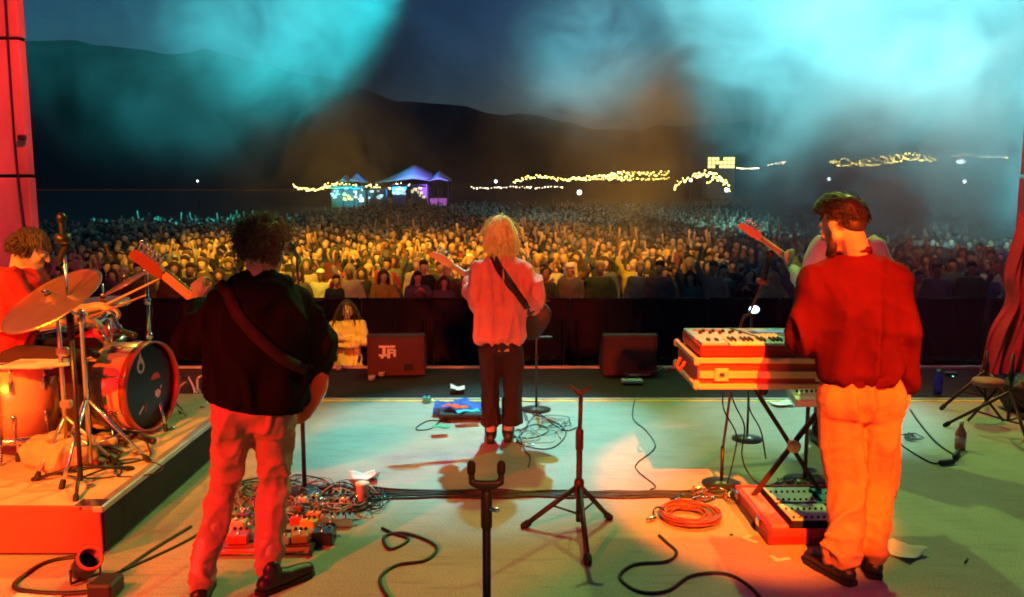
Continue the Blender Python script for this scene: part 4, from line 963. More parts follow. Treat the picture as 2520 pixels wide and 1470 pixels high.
# ================= woman in the pit =================
def pit_woman():
    c = at(855, 800, 11.2)
    root = thing('person', 'long-haired woman in yellow-lit jacket with folded arms, standing in the pit', 'person', (c.x, 11.2, GZ), (0, 0, .12))
    hc = V((0, 0, 1.54)); rot = Matrix.Rotation(PI + .1, 3, 'Z') @ Matrix.Rotation(R(-4), 3, 'X')
    b = MB(); es = head_parts(b, hc, rot, .95); b.cap((0, 0, 1.36), (0, 0, 1.47), .048, .045)
    b.loft(torso_rings([(0, 0, .92, .15, .10, 0, 0), (0, 0, 1.1, .13, .09, 0, 0), (0, 0, 1.3, .16, .10, 0, 0), (0, 0, 1.38, .11, .07, 0, 0)]))
    for k in (-1, 1): b.chain([(k * .17, 0, 1.34), (k * .22, -.07, 1.10), (-k * .05, -.20, 1.12 + .05 * k)], [.045, .038, .028]); b.chain([(k * .08, 0, .9), (k * .09, 0, .48), (k * .09, 0, .09)], [.08, .055, .04]); b.cap((k * .09, .02, .05), (k * .1, -.14, .045), .042, .035); hand(b, V((-k * .05, -.20, 1.12 + .05 * k)), (-k, .1, .1), (0, 1, 0), (0, 0, 1), .6, .9)
    put('body', fuse(b, .010, 3), 'skin', root); eyes(root, es, rot)
    h = MB().loft(torso_rings([(0, 0, .74, .185, .14, 0, 0), (0, 0, 1.0, .165, .12, 0, 0), (0, 0, 1.25, .185, .125, 0, 0), (0, 0, 1.38, .11, .08, 0, 0)]), 22)
    for k in (-1, 1): h.chain([(k * .17, 0, 1.33), (k * .225, -.07, 1.10), (-k * .02, -.19, 1.12 + .05 * k)], [.07, .06, .045], 12)
    me = fuse(h, .014, 4); displace(me, folds(.014, 11, (1, 1, .4), 41)); put('jacket', me, mat('yellow_jacket', (.62, .50, .16), .85, bump=.2), root)
    t_ = MB()
    for k in (-1, 1): t_.chain([(k * .08, 0, .88), (k * .09, 0, .48), (k * .09, 0, .1)], [.10, .07, .055], 12)
    put('trousers', fuse(t_, .016, 3), 'dark_cotton', root)
    put('scalp_hair', fuse(MB().ell(hc + rot @ V((0, -.022, .04)), (.084, .098, .09), rot), .01, 1), 'hair_dark', root)
    strand_hair('hair_locks', root, 'hair_dark', hc, rot, 420, lambda v, r: .34 * r.uniform(.8, 1.1), .004, .0055, lambda v: v.y < .30 and v.z > -.4, 1.6, 23, (.080, .096, .09), flow=lambda v: (v.x * .3, v.y * .25 + .12, -1), out=.3)
pit_woman()
# ================================================================== DRUM RISER AND KIT
RZ = .25
M['riser_top'] = mat('riser_carpet', (.46, .36, .28), .85, var=.18, vscale=4, bump=.3, bscale=150)
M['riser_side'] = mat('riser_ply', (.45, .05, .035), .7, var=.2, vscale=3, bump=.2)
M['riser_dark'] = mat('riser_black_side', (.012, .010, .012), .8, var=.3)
M['alu'] = mat('aluminium_edge', (.55, .53, .50), .4, .8, var=.2)
rx1 = -2.03; ry0 = 4.05; ry1 = 6.45; rx0 = -5.0
t = thing('drum_riser', 'low drum riser platform with red-lit front and metal edge, at left', 'platform', (0, 0, 0))
put('deck', MB().bbox(((rx0 + rx1) / 2, (ry0 + ry1) / 2, RZ - .02), (rx1 - rx0 - .05, ry1 - ry0 - .05, .05), .006), 'riser_top', t, smooth=False)
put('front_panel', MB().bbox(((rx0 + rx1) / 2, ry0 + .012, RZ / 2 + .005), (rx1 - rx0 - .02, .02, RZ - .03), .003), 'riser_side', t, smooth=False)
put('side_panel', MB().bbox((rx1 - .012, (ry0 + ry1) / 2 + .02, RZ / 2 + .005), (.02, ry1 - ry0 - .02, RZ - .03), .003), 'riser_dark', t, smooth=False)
put('edge_rail', MB().bbox((rx1 - .02, (ry0 + ry1) / 2, RZ - .004), (.055, ry1 - ry0, .036), .006), 'alu', t, smooth=False)
put('edge_rail', MB().bbox(((rx0 + rx1) / 2 - .06, ry0 + .016, RZ - .006), (rx1 - rx0 - .1, .03, .030), .005), 'riser_side', t, smooth=False)
put('corner_plate', MB().bbox((rx1 - .07, ry0 + .05, RZ + .012), (.14, .10, .006), .002), 'chrome', t, smooth=False)
for k in range(4):
    a = MB().tube([(rx1 - .20, ry0 + .3 + k * .55, RZ + .012), (rx1 - .20, ry0 + .3 + k * .55, RZ + .016)], .02, 10); put('bolt', a, 'chrome', t)

M['shell'] = mat('champagne_drum_wrap', (.72, .44, .24), .28, .25, var=.12, vscale=3, stretch=(1, 1, .3), coat=.5)
M['hoop'] = mat('drum_hoop_lacquer', (.30, .05, .035), .3, coat=.4)
M['drumhead'] = mat('clear_coated_head', (.75, .72, .66), .4)
M['blackhead'] = mat('black_drum_head', (.005, .005, .006), .4, var=.05)
M['bronze'] = mat('cymbal_bronze', (.82, .52, .20), .27, .9, var=.15, vscale=5, bump=.05, bscale=200)
def drum(name, label, c, axis, r, depth, shell='shell', hoop='chrome', h0='drumhead', h1='drumhead', lugs=6, hoop_w=.03, cat='drum'):
    "c centre, axis towards the upper / front head (head h1)"
    ax = V(axis).normalized(); a = ax.orthogonal().normalized(); b2 = ax.cross(a)
    t = thing(name, label, cat); O = V(c)
    put('shell', MB().lathe([(r, -depth / 2), (r, depth / 2), (r - .01, depth / 2), (r - .01, -depth / 2)], O, ax, 48, True), shell, t)
    for s, hm in ((-1, h0), (1, h1)):
        put('drumhead', MB().lathe([(0, 0), (r * .9, .0), (r, -.004 * s), (r + .004, -.02 * s)], O + ax * (depth / 2 + .008) * s, ax, 48), hm, t)
        q = depth / 2 + (.004 if hoop_w > .03 else .0)
        put('hoop', MB().lathe([(r + .002, q - .01), (r + .014, q - .01), (r + .014, q + hoop_w), (r + .002, q + hoop_w)] if s > 0 else [(r + .002, -q + .01), (r + .014, -q + .01), (r + .014, -q - hoop_w), (r + .002, -q - hoop_w)], O, ax, 48, True), hoop, t)
    for i in range(lugs):
        th = 2 * PI * (i + .5) / lugs; d = a * math.cos(th) + b2 * math.sin(th)
        for s in (-1, 1):
            p = O + d * (r + .006) + ax * s * depth * .24
            lg = put('lug', MB().cap(p - ax * .028, p + ax * .028, .012), 'chrome', t)
            put('tension_rod', MB().tube([p + d * .008, O + d * (r + .014) + ax * s * (depth / 2 + .02)], .0035, 5), 'chrome', lg)
    return t, O, ax, a, b2
def stand_legs(t, base, h, spread, r=.011, m='chrome', rot=0, z0=0):
    for k in range(3):
        a = rot + k * 2.094; f_ = V((base.x + spread * math.cos(a), base.y + spread * math.sin(a), z0 + .014))
        l = put('leg', MB().tube([V((base.x, base.y, z0 + h)), f_], r, 6), m, t)
        put('rubber_foot', MB().cap(f_ - V((0, 0, .002)), f_ + (V((base.x, base.y, z0 + h)) - f_).normalized() * .03, r + .005), 'rubber', l)
        put('brace', MB().tube([V((base.x, base.y, z0 + h * .35)), V((base.x, base.y, z0 + h)).lerp(f_, .55)], r * .6, 5), m, t)
# bass drum, front head towards +x
bd_ax = V((.98, -.19, .0)); bc = at(370, 950, 5.36)
bt, O, ax, a_, b_ = drum('bass_drum', 'champagne bass drum with black front head on the riser, left of the bassist', bc - bd_ax * .27, bd_ax, .275, .50, hoop='hoop', h1='blackhead', lugs=8, hoop_w=.042)
# print on the black head: a drop-shaped emblem, a small round face, a slanting scribble
M['print_pink'] = mat('pink_print', (.75, .35, .38), .6); M['print_red'] = mat('red_print', (.45, .04, .05), .6)
hy = V((-ax.y, ax.x, 0)).normalized(); hz = V((0, 0, 1)); hp = O + ax * (.25 + .010)
def on_head(u, v, l=.0008): return hp + hy * u + hz * v + ax * (l + .0)
def flatprint(pts, name, m, l=.0012): put(name, MB().add([on_head(u, v, l) for u, v in pts], [tuple(range(len(pts)))]), m, bt, smooth=False)
flatprint([(-.075, .235), (-.062, .20), (-.045, .175), (-.035, .14), (-.045, .11), (-.075, .095), (-.105, .11), (-.115, .14), (-.105, .175), (-.088, .20)], 'drop_print', 'print_pink')
flatprint([(-.075 + .022 * math.cos(k), .138 + .026 * math.sin(k)) for k in np.linspace(0, 6.28, 12)[:-1]], 'drop_centre_print', 'blackhead', .002)
flatprint([(.075 + .05 * math.cos(k), .03 + .042 * math.sin(k)) for k in np.linspace(0, 3.14, 10)], 'emblem_print', 'print_red')
flatprint([(.06, -.05), (.09, -.04), (.12, -.055), (.12, -.075), (.09, -.10), (.075, -.09), (.06, -.08)], 'emblem_print', 'print_pink')
flatprint([(.125, -.02), (.14, -.03), (.12, -.045), (.115, -.035)], 'emblem_print', 'print_pink')
flatprint([(-.12, -.15), (-.07, -.11), (-.06, -.12), (-.115, -.165)], 'emblem_print', 'print_pink')
flatprint([(-.04, -.10), (-.03, -.10), (-.045, -.16), (-.055, -.16)], 'emblem_print', 'print_red')
for s in (-1, 1):
    p = O + ax * .16 + b_ * 0 + V((0, .0, 0)); sd = V((ax.y, -ax.x, 0)) * s * .25 + V((0, 0, -.10))
    put('spur', MB().tube([p + sd, V((p.x + sd.x * 1.7 + ax.x * .10, p.y + sd.y * 1.5, RZ + .012))], .008, 6), 'chrome', bt)
put('mount', MB().tube([O + V((0, 0, .275)), O + V((0, 0, .42))], .014, 8), 'chrome', bt)
# kick pedal
t = thing('kick_pedal', 'chrome kick pedal behind the bass drum', 'pedal', O - ax * .33 + V((0, 0, RZ - O.z)))
put('footboard', MB().bbox((-.12, .0, .05), (.26, .08, .012), .004, Matrix.Rotation(-.3, 3, 'Y')), 'chrome', t, smooth=False)
put('frame', MB().tube([(.03, -.06, 0), (.03, -.05, .2), (.03, .05, .2), (.03, .06, 0)], .009, 6), 'chrome', t)
put('beater', MB().tube([(.03, 0, .2), (.06, 0, .33)], .005, 5).cap((.05, 0, .33), (.085, 0, .335), .025), 'white', t)
# floor tom at left (large, near)
ft_c = at(44, 968, 4.95); fr = .215
tt, O2, *_ = drum('floor_tom', 'large champagne floor tom at the left edge of the riser', V((ft_c.x, 4.95, .60)), (0, 0, 1), fr, .42, lugs=8)
for k in range(3):
    a = .6 + k * 2.09; x_, y_ = O2.x + (fr + .02) * math.cos(a), O2.y + (fr + .02) * math.sin(a)
    put('leg', MB().tube([(x_, y_, .78), (x_, y_, RZ + .03), (x_ + .03 * math.cos(a), y_ + .03 * math.sin(a), RZ + .012)], .008, 6), 'chrome', tt)
# second tom between floor tom and bass drum (its shell shows behind the stands)
# snare / rack tom, wine coloured
M['wine_shell'] = mat('wine_drum_wrap', (.42, .04, .10), .3, .2, coat=.5)
c = at(232, 822, 5.55)
drum('rack_tom', 'wine-red rack tom tilted over the bass drum', c, (-.35, -.25, .9), .155, .17, shell='wine_shell', lugs=6)
c = at(120, 838, 5.5)
t_, *_r = drum('snare_drum', 'wine-red snare drum with white head beside the floor tom', V((c.x, 5.5, c.z)), (-.10, -.06, 1), .175, .13, shell='wine_shell', lugs=8)
stand_legs(t_, V((c.x, 5.5, 0)), .32, .2, z0=RZ); put('pole', MB().tube([(c.x, 5.5, RZ + .2), (c.x, 5.5, c.z - .07)], .012, 8), 'chrome', t_)
# rack with shiny small percussion plate over the floor tom
c = at(70, 822, 4.7)
put('drum_towel', fuse(MB().bbox((c.x, 4.75, O2.z + .235), (.30, .22, .02), .008).bbox((c.x + .12, 4.72, O2.z + .245), (.16, .18, .02), .008, Matrix.Rotation(.5, 3, 'Z')), .007, 2), mat('pale_green_towel', (.42, .50, .46), .9, bump=.5), label='crumpled pale towel lying on the floor tom', cat='towel')

def cymbal(t, c, nrm, r, m='bronze', bell=.16, drop=.07):
    c = V(c); n_ = V(nrm).normalized(); pr = [(0, r * .13), (r * .08, r * .125), (r * bell, r * .06), (r * (bell + .03), r * .05)]
    for k in range(1, 9): q = bell + .03 + (1 - bell - .03) * k / 8; pr.append((r * q, r * (.05 - drop * (q - bell) ** 1.5)))
    pr2 = pr + [(a, b - .0015) for a, b in pr[::-1]]
    o = put('cymbal', MB().lathe(pr2, c, n_, 56), m, t)
    put('wing_nut', MB().lathe([(0, 0), (.012, 0), (.012, .02), (0, .03)], c + n_ * (r * .13), n_, 10).box(c + n_ * (r * .13 + .02), (.04, .006, .012)), 'chrome', t)
    put('felt', MB().lathe([(0, 0), (.018, 0), (.018, .012), (0, .012)], c + n_ * (r * .12), n_, 12), 'rubber', t)
    return o
# big tilted ride
c = at(128, 738, 4.45)
t = thing('ride_cymbal', 'big orange-lit cymbal tilted towards the drummer on a chrome stand', 'cymbal')
cymbal(t, c, (-.28, -.42, .80), .275)
base = V((c.x + .06, 4.62, 0))
put('pole', MB().tube([V((base.x, base.y, RZ + .05)), V((base.x, base.y, c.z - .12)), c], [.014, .012, .006], 8), 'chrome', t)
put('tilter', MB().cap((base.x, base.y, c.z - .14), (base.x, base.y, c.z - .09), .02), 'chrome', t)
stand_legs(t, base, .42, .30, rot=.5, z0=RZ)
# hi-hat
c = at(254, 740, 5.75)
t = thing('hi_hat', 'pair of closed hi-hat cymbals on a thin stand behind the rack tom', 'hi-hat')
cymbal(t, c, (.0, -.08, 1), .17, 'bronze'); cymbal(t, c - V((0, 0, .028)), (.0, .06, -1), .17, 'bronze')
put('pole', MB().tube([V((c.x, c.y, RZ + .03)), V((c.x, c.y, c.z + .12))], .008, 6), 'chrome', t); stand_legs(t, V((c.x, c.y, 0)), .4, .22, z0=RZ, rot=.2)
# edge-on crash
c = at(316, 692, 5.5)
t = thing('crash_cymbal', 'steeply tilted crash cymbal seen edge-on below the bass guitar headstock', 'cymbal')
d1 = (at(372, 664, 5.5) - at(262, 722, 5.5)).normalized()
nrm = d1.cross(V((0, 1, 0))).normalized() + V((0, -.16, 0)); nrm = nrm if nrm.z > 0 else -nrm
cymbal(t, c, (nrm.x, -.20, nrm.z), .185)
base = V((at(366, 800, 5.6).x, 5.6, 0))
put('pole', MB().tube([V((base.x, base.y, RZ + .05)), V((base.x, base.y, 1.30)), c - V((0, 0, .01))], [.013, .012, .006], 8), 'chrome', t)
for zz in (.85, 1.08, 1.28): put('clamp', MB().lathe([(0, -.02), (.022, -.02), (.022, .02), (0, .02)], (base.x, base.y, zz), seg=10), 'chrome', t)
stand_legs(t, base, .40, .26, z0=RZ, rot=1.2)
# tall microphone stand in front of the kit
M['lit_steel'] = mat('yellow_lit_steel', (.65, .60, .5), .3, .9)  # yellow light put into the colour of the stand metal
p = fl(200, 1192, RZ)
def mic(t, p0, p1, m='steel'):
    d = (V(p1) - V(p0)).normalized()
    b = put('microphone', MB().cap(p0, V(p0) + d * .13, .012, .017), 'black', t)
    put('grille', MB().ell(V(p0) + d * .16, (.026, .026, .030)), 'steel', b)
t = thing('microphone_stand', 'tall dark microphone stand rising in front of the drum kit at left', 'microphone stand')
top = at(170, 690, p.y)
put('pole', MB().tube([p + V((0, 0, .02)), V((p.x, p.y, 1.1))], .013, 8), 'steel', t)
put('upper_tube', MB().tube([V((p.x, p.y, 1.08)), V((p.x - .01, p.y, at(172, 600, p.y).z))], .0085, 8), 'chrome', t)
put('clutch', MB().cap(V((p.x, p.y, 1.05)), V((p.x, p.y, 1.16)), .020), 'rubber', t)
q = V((p.x - .01, p.y, at(172, 600, p.y).z)); mic(t, q - V((0, 0, .03)), q + V((.0, .0, .1)))
put('holder', MB().cap(q + V((-.02, 0, -.08)), q + V((.02, 0, .0)), .018), 'rubber', t)
put('shock_mount', MB().lathe([(.034, 0), (.040, 0), (.040, .05), (.034, .05)], q + V((0, 0, .0)), seg=16, closed=True), 'steel', t)
stand_legs(t, V((p.x, p.y, 0)), .10, .28, .010, 'steel', .9, RZ)
t = thing('percussion_stand', 'shorter yellow-lit chrome stand right beside the tall microphone stand', 'stand')
p2 = fl(168, 1150, RZ); z2 = at(160, 705, p2.y).z
put('pole', MB().tube([p2 + V((0, 0, .1)), V((p2.x, p2.y, z2))], .012, 8), 'lit_steel', t)
for zz in (.62, .92, 1.12): put('clamp', MB().bbox((p2.x + .02, p2.y - .01, zz), (.07, .04, .05), .012), 'lit_steel', t, smooth=False)
put('cross_arm', MB().tube([V((p2.x, p2.y, 1.12)), V((p2.x + .16, p2.y, 1.13))], .009, 6), 'lit_steel', t)
stand_legs(t, V((p2.x, p2.y, 0)), .30, .24, .010, 'lit_steel', .3, RZ)

# small drum microphones on clips
for i, (px, py, y_, lb) in enumerate(((205, 862, 5.1, 'small black drum microphone clipped above the floor tom'), (300, 815, 5.5, 'small black drum microphone beside the rack tom'), (345, 1075, 5.0, 'black kick drum microphone on a short stand in front of the bass drum'))):
    q = at(px, py, y_); t = thing('drum_microphone', lb, 'microphone'); put('capsule', MB().cap(q, q + V((.05, .03, -.03)), .018, .022), 'black', t); put('grille', MB().ell(q + V((.06, .035, -.035)), (.024, .024, .024)), 'steel', t)
    put('stem', MB().tube([q, q + V((-.07, .0, -.02)), V((q.x - .10, q.y, max(RZ + .02, q.z - .45)))], .007, 6), 'steel', t)
# extra cymbal stand with small splash, behind the tall stand
c = at(38, 792, 5.0)
t = thing('crash_cymbal', 'second flatter cymbal half hidden behind the big tilted one', 'cymbal'); cymbal(t, c, (.15, -.1, 1), .20); put('pole', MB().tube([V((c.x, c.y, RZ + .03)), c], .012, 6), 'chrome', t); stand_legs(t, V((c.x, c.y, 0)), .4, .24, z0=RZ, rot=.9)
# odd things on the riser
M['case_tan'] = mat('tan_canvas', (.50, .30, .18), .9, bump=.5, bscale=90)
bg = MB().bbox((0, 0, .09), (.34, .30, .17), .04); me = fuse(bg, .012, 3); displace(me, folds(.012, 10, seed=6))
put('canvas_bag', me, 'case_tan', label='slumped tan canvas bag on the riser in front of the bass drum', cat='bag', loc=(*fl(150, 1150, RZ)[:2], RZ)).rotation_euler = (0, 0, -.5)
t = thing('hardware_case', 'low dark hardware case by the foot of the floor tom', 'case', (*fl(40, 1085, RZ)[:2], RZ), (0, 0, .15))
put('body', MB().bbox((0, 0, .06), (.46, .26, .12), .02), 'black', t, smooth=False); put('lid_seam', MB().bbox((0, 0, .085), (.468, .268, .008), .002), 'chrome', t, smooth=False)
put('latch', MB().bbox((.08, -.135, .08), (.04, .01, .03), .003), 'chrome', t, smooth=False); put('latch', MB().bbox((-.1, -.135, .08), (.04, .01, .03), .003), 'chrome', t, smooth=False)
c = fl(62, 1052, RZ)
nm = MB(); pts = [(-.09, 0, .13), (.08, .0, .13), (.10, .01, .26), (-.11, .01, .27)]
nm.add([V(p) for p in pts] + [V(p) + V((0, .003, 0)) for p in pts], [(0, 1, 2, 3), (7, 6, 5, 4), (0, 4, 5, 1), (1, 5, 6, 2), (2, 6, 7, 3), (3, 7, 4, 0)])
put('set_list', nm, 'white', label='white sheet of paper propped on the dark hardware case', cat='paper', loc=(c.x, c.y - .10, RZ), smooth=False)

# ================================================================== CABLES
def cable(pts, r=.0055, m='cable', label='', cat='cable', name='cable', plugs=True, group=None, seg=6, n=8):
    P = spline(pts, n); o = put(name, MB().tube(P, r, seg), m, label=label, cat=cat, group=group)
    if plugs:
        for a, b in ((P[0], P[1]), (P[-1], P[-2])):
            d = (a - b).normalized(); put('plug', MB().cap(a, a + d * .04, r * 2.0, r * 1.6, 8), 'chrome', o)
    return o
def fpts(l, z=.006): return [fl(x, y, z) for x, y in l]
cable(fpts([(300, 1405), (380, 1350), (470, 1296)]), .009, label='dark cable running from the floor lamp along the riser foot', plugs=False)
cable(fpts([(215, 1440), (330, 1392), (470, 1325), (560, 1262)]), .007, label='dark cable slanting up from the bottom left corner towards the bassist', plugs=False)
cable(fpts([(245, 1365), (130, 1380), (70, 1410), (38, 1448), (150, 1462), (270, 1452)]), .012, label='thick dark cable looping round the bottom left corner', plugs=False)
cable(fpts([(940, 1300), (965, 1312), (1005, 1328), (960, 1352), (945, 1322), (990, 1312), (1050, 1330), (1075, 1352), (1045, 1380), (975, 1392), (935, 1425), (960, 1475), (1010, 1500)]), .0085, label='dark instrument cable snaking down the floor left of the near pole', plugs=False)
cable(fpts([(1600, 1205), (1612, 1195), (1570, 1160), (1568, 1140), (1612, 1100), (1590, 1060), (1558, 1030), (1562, 985), (1572, 970)]), .004, label='thin black cable wandering upstage left of the keyboard', plugs=False)
cable(fpts([(1622, 1318), (1640, 1335), (1665, 1360), (1640, 1382), (1560, 1390), (1525, 1420), (1570, 1455), (1640, 1455), (1700, 1418), (1780, 1412), (1840, 1440), (1900, 1500)]), .0085, label='black cable curving along the bottom edge below the cable coil', plugs=False)
cable(fpts([(2205, 1085), (2240, 1110), (2290, 1138), (2315, 1140)]), .005, label='thin cable on the floor right of the keyboard player, joined to a connector', plugs=False)
cable(fpts([(2240, 1008), (2262, 1040), (2300, 1085), (2340, 1115), (2362, 1120)]), .007, label='black cable sloping down to the red bottle at right', plugs=False)
o = put('power_connector', MB().cap(fl(2315, 1139, .02), fl(2345, 1136, .02), .017).cap(fl(2350, 1125, .02), fl(2358, 1112, .02), .018), 'black', label='black power connector on the floor beside the red bottle', cat='connector')
# main cable run across the stage
t = thing('cable_run', 'bundle of dark cables laid across the middle of the stage floor', 'cables')
rr = random.Random(3)
for k in range(5):
    pts = []
    for x in range(905, 2060, 55): pts.append(fl(x, 1216 + 4.5 * (k - 2) * (1 if x < 1250 else .8) + rr.uniform(-2, 2) + (10 * math.exp(-((x - 905) / 60) ** 2)) * (k - 2) * .4, .007 + .002 * (k % 2)))
    put('cable', MB().tube(spline(pts, 4), .007, 6), 'cable', t)
# loops right of the singer
for i, (lb, pts) in enumerate((('widest loop of thin cable on the floor right of the singer', [(1285, 1000), (1300, 1045), (1272, 1085), (1330, 1105), (1372, 1095), (1392, 1060), (1345, 1030), (1310, 1020)]),
    ('cable running from the singer towards the tripod stand', [(1270, 1090), (1320, 1020), (1362, 1045), (1395, 1060), (1425, 1050)]), ('small loop of cable near the singer\'s right boot', [(1262, 1075), (1310, 1078), (1350, 1060), (1320, 1045), (1280, 1062), (1290, 1105), (1305, 1125), (1300, 1150)]),
    ('cable crossing behind the singer\'s feet', [(1165, 992), (1240, 985), (1300, 988), (1326, 990), (1318, 1000), (1290, 1012), (1295, 1035)]), ('cable looping left of the small pedalboard', [(1110, 1040), (1060, 1035), (1030, 1048), (1026, 1058), (1060, 1055), (1090, 1030)]))):
    cable(fpts(pts), .0042, label=lb, plugs=False, group='loose cables around the singer')
# tangles
def tangle(label, cx, cy, rx, ry, n, m='cable', seed=1, r=.0055, name='cable', z=0, zr=.05, grp=None, labs=None):
    rr = random.Random(seed)
    for k in range(n):
        pts = []; a = rr.uniform(0, 6.28); s = rr.choice((-1, 1)); ccx = cx + rr.uniform(-.6, .6) * rx; ccy = cy + rr.uniform(-.6, .6) * ry; q = rr.uniform(.25, .7)
        for j in range(rr.randint(7, 12)):
            pts.append(fl(ccx + math.cos(a) * rx * q * rr.uniform(.6, 1.3), ccy + math.sin(a) * ry * q * rr.uniform(.6, 1.3), z + .008 + zr * rr.random() * (j % 2)))
            a += s * rr.uniform(.5, 1.1)
        mm = m if isinstance(m, str) else rr.choice(m); cable(pts, r * rr.uniform(.8, 1.2), mm, label=CNAME[mm] + ' ' + label, name=name, group=grp, plugs=True)
M['cable_grey'] = mat('grey_cable', (.30, .32, .31), .5); M['cable_pale'] = mat('pale_cable', (.62, .66, .64), .45); M['cable_green'] = mat('dull_green_cable', (.22, .30, .22), .5)
M['cable_orange'] = mat('orange_cable', (.26, .09, .05), .55)
CNAME = {'cable': 'black', 'cable_grey': 'grey', 'cable_green': 'dull green', 'cable_pale': 'pale', 'cable_orange': 'brownish orange', 'hoop': 'dark red'}
tangle('cable in the tangle behind the bassist\'s pedals', 700, 1222, 140, 58, 18, ['cable', 'cable', 'cable_grey', 'cable_green'], 2, .0042, grp='tangled cables behind the bassist\'s pedals')
tangle('cable in the tangle just left of the pink cup', 845, 1228, 95, 42, 18, ['cable', 'cable', 'cable_grey', 'cable_green'], 4, .0042, grp='tangled cables left of the cup')
tangle('cable in the blue-lit heap beside the riser edge', 478, 1000, 42, 75, 12, ['cable_pale', 'cable_pale', 'cable_grey', 'cable'], 8, .009, z=.10, zr=.15, grp='heap of pale cables at the riser edge')
tangle('thin cable in the loose coil below the keyboard', 1735, 1218, 75, 20, 8, ['cable_orange', 'cable'], 11, .0045, zr=.015, grp='loose coil of thin cables by the keyboard stand')
tangle('cable strewn on the riser around the stands', 250, 1140, 150, 55, 6, ['cable', 'hoop'], 15, .005, z=RZ, zr=.02, grp='cables strewn on the riser')
tangle('cable curled behind the red synthesiser case', 1960, 1195, 80, 30, 7, ['cable', 'cable_orange', 'cable_grey'], 17, .0045, zr=.04, grp='cables behind the red case')
tangle('cable lying on the black stage edge under the plain monitor', 1560, 915, 60, 16, 6, ['cable', 'cable_grey'], 19, .006, zr=.04, grp='cables under the plain monitor')
tangle('small cable curled right of the keyboard player\'s knee', 2235, 1075, 32, 18, 3, 'cable', 21, .004, zr=.01, grp='small curled cables at right')
tangle('thin cable looped on the floor right of the singer\'s boots', 1330, 1058, 75, 38, 6, ['cable', 'cable_grey'], 31, .0032, zr=.01, grp='thin loops right of the singer')
tangle('thin cable between the keyboard stand and the coil', 1830, 1235, 70, 35, 5, ['cable', 'cable_orange'], 33, .0035, zr=.015, grp='thin cables by the keyboard stand')
tangle('thin cable left of the pedal group', 600, 1255, 55, 40, 6, ['cable', 'cable_grey', 'cable_green'], 35, .0035, zr=.03, grp='thin cables left of the pedals')
# crumpled plastic under the pale heap
def crump(x, y):
    return .03 + .11 * abs(noise.noise(V((x * 9, y * 9, 1)))) + .05 * abs(noise.noise(V((x * 22, y * 22, 4))))
cc = fl(468, 985, .05)
me = grid('crumpled_sheet', -.17, .17, -.45, .5, 34, 80, lambda x, y: crump(x, y) * (1 if abs(x) < .15 and abs(y) < .42 else .4)).mesh('sheet')
o = put('plastic_sheet', me, mat('pale_plastic_sheet', (.50, .60, .58), .35, var=.3, vscale=9), label='crumpled pale plastic sheet under the heap of cables beside the riser', cat='plastic sheet', loc=(-1.86, cc.y, 0))
sd = o.modifiers.new('thickness', 'SOLIDIFY'); sd.thickness = .003
# cable coil
t = thing('cable_coil', 'neat coil of reddish cable on the orange-lit floor left of the keyboard stand', 'cable', fl(1692, 1275, 0))
rr = random.Random(12)
for k in range(16):
    r_ = .100 + .070 * rr.random(); ox, oy = rr.uniform(-.022, .022), rr.uniform(-.02, .02); z = .008 + .006 * (k // 3)
    put('turn', MB().tube([(ox + r_ * math.cos(a), oy + r_ * math.sin(a) * rr.uniform(.99, 1.01), z + .004 * math.sin(a * 3 + k)) for a in np.linspace(0, 2 * PI * .97, 40)], .0058, 6), 'cable_orange' if k % 3 else 'hoop', t)
put('connector', MB().cap((-.19, -.03, .014), (-.23, -.06, .014), .012), 'chrome', t)
put('tie', MB().lathe([(.03, -.01), (.034, -.01), (.034, .01), (.03, .01)], (-.155, .03, .02), (.3, 1, 0), 12, True), 'rubber', t)

# ================================================================== FLOOR THINGS
# bassist's round-base stand
p = fl(750, 1215, 0)
t = thing('microphone_stand', 'straight microphone stand with round base right behind the bassist', 'microphone stand', (p.x, p.y, 0))
put('base', MB().lathe([(0, 0), (.125, 0), (.125, .012), (.10, .024), (.02, .032), (0, .032)], seg=28), 'steel', t)
put('pole', MB().tube([(0, 0, .02), (0, 0, .95)], .0135, 8), 'steel', t); put('upper_tube', MB().tube([(0, 0, .93), (0, 0, 1.42)], .009, 8), 'steel', t)
put('clutch', MB().cap((0, 0, .90), (0, 0, .99), .021), 'rubber', t); mic(t, V((0, .02, 1.42)), V((0, -.14, 1.50)))
# pedalboard and pedals behind the bassist
PC = {'red': (.55, .05, .04), 'orange': (.75, .25, .04), 'yellow': (.75, .62, .10), 'black': (.02, .02, .02), 'silver': (.55, .56, .56), 'purple': (.16, .10, .26), 'green': (.25, .40, .22), 'cream': (.62, .52, .38), 'white': (.75, .75, .72), 'brown': (.20, .07, .05), 'turquoise': (.05, .50, .55)}
for k, c in PC.items(): M['pedal_' + k] = mat(k + '_pedal_enamel', c, .35, .1 if k != 'silver' else .8, coat=.3)
def pedal(px, py, colr, label, w=.075, d=.12, h=.045, rz=0, z=0, knobs=3, wide=False):
    p = fl(px, py, z); t = thing('effect_pedal', label, 'effect pedal', (p.x, p.y, z), (0, 0, rz))
    b = MB().bbox((0, 0, h / 2), (w, d, h), .006); put('casing', b, 'pedal_' + colr, t, smooth=False)
    for k in range(knobs):
        x = (k - (knobs - 1) / 2) * w / (knobs + .3); put('knob', MB().lathe([(0, h), (.0085, h), (.0075, h + .014), (0, h + .014)], (x, d * .28, 0), seg=10), 'black' if colr not in ('black', 'purple', 'brown') else 'chrome', t)
    for x in ((-.03, .03) if wide else (0,)): put('footswitch', MB().lathe([(0, h), (.010, h), (.010, h + .006), (.006, h + .008), (.006, h + .016), (0, h + .017)], (x, -d * .28, 0), seg=10), 'chrome', t)
    put('jack', MB().cap((w / 2 + .0, 0, h * .5), (w / 2 + .025, 0, h * .5), .008), 'chrome', t)
    return t
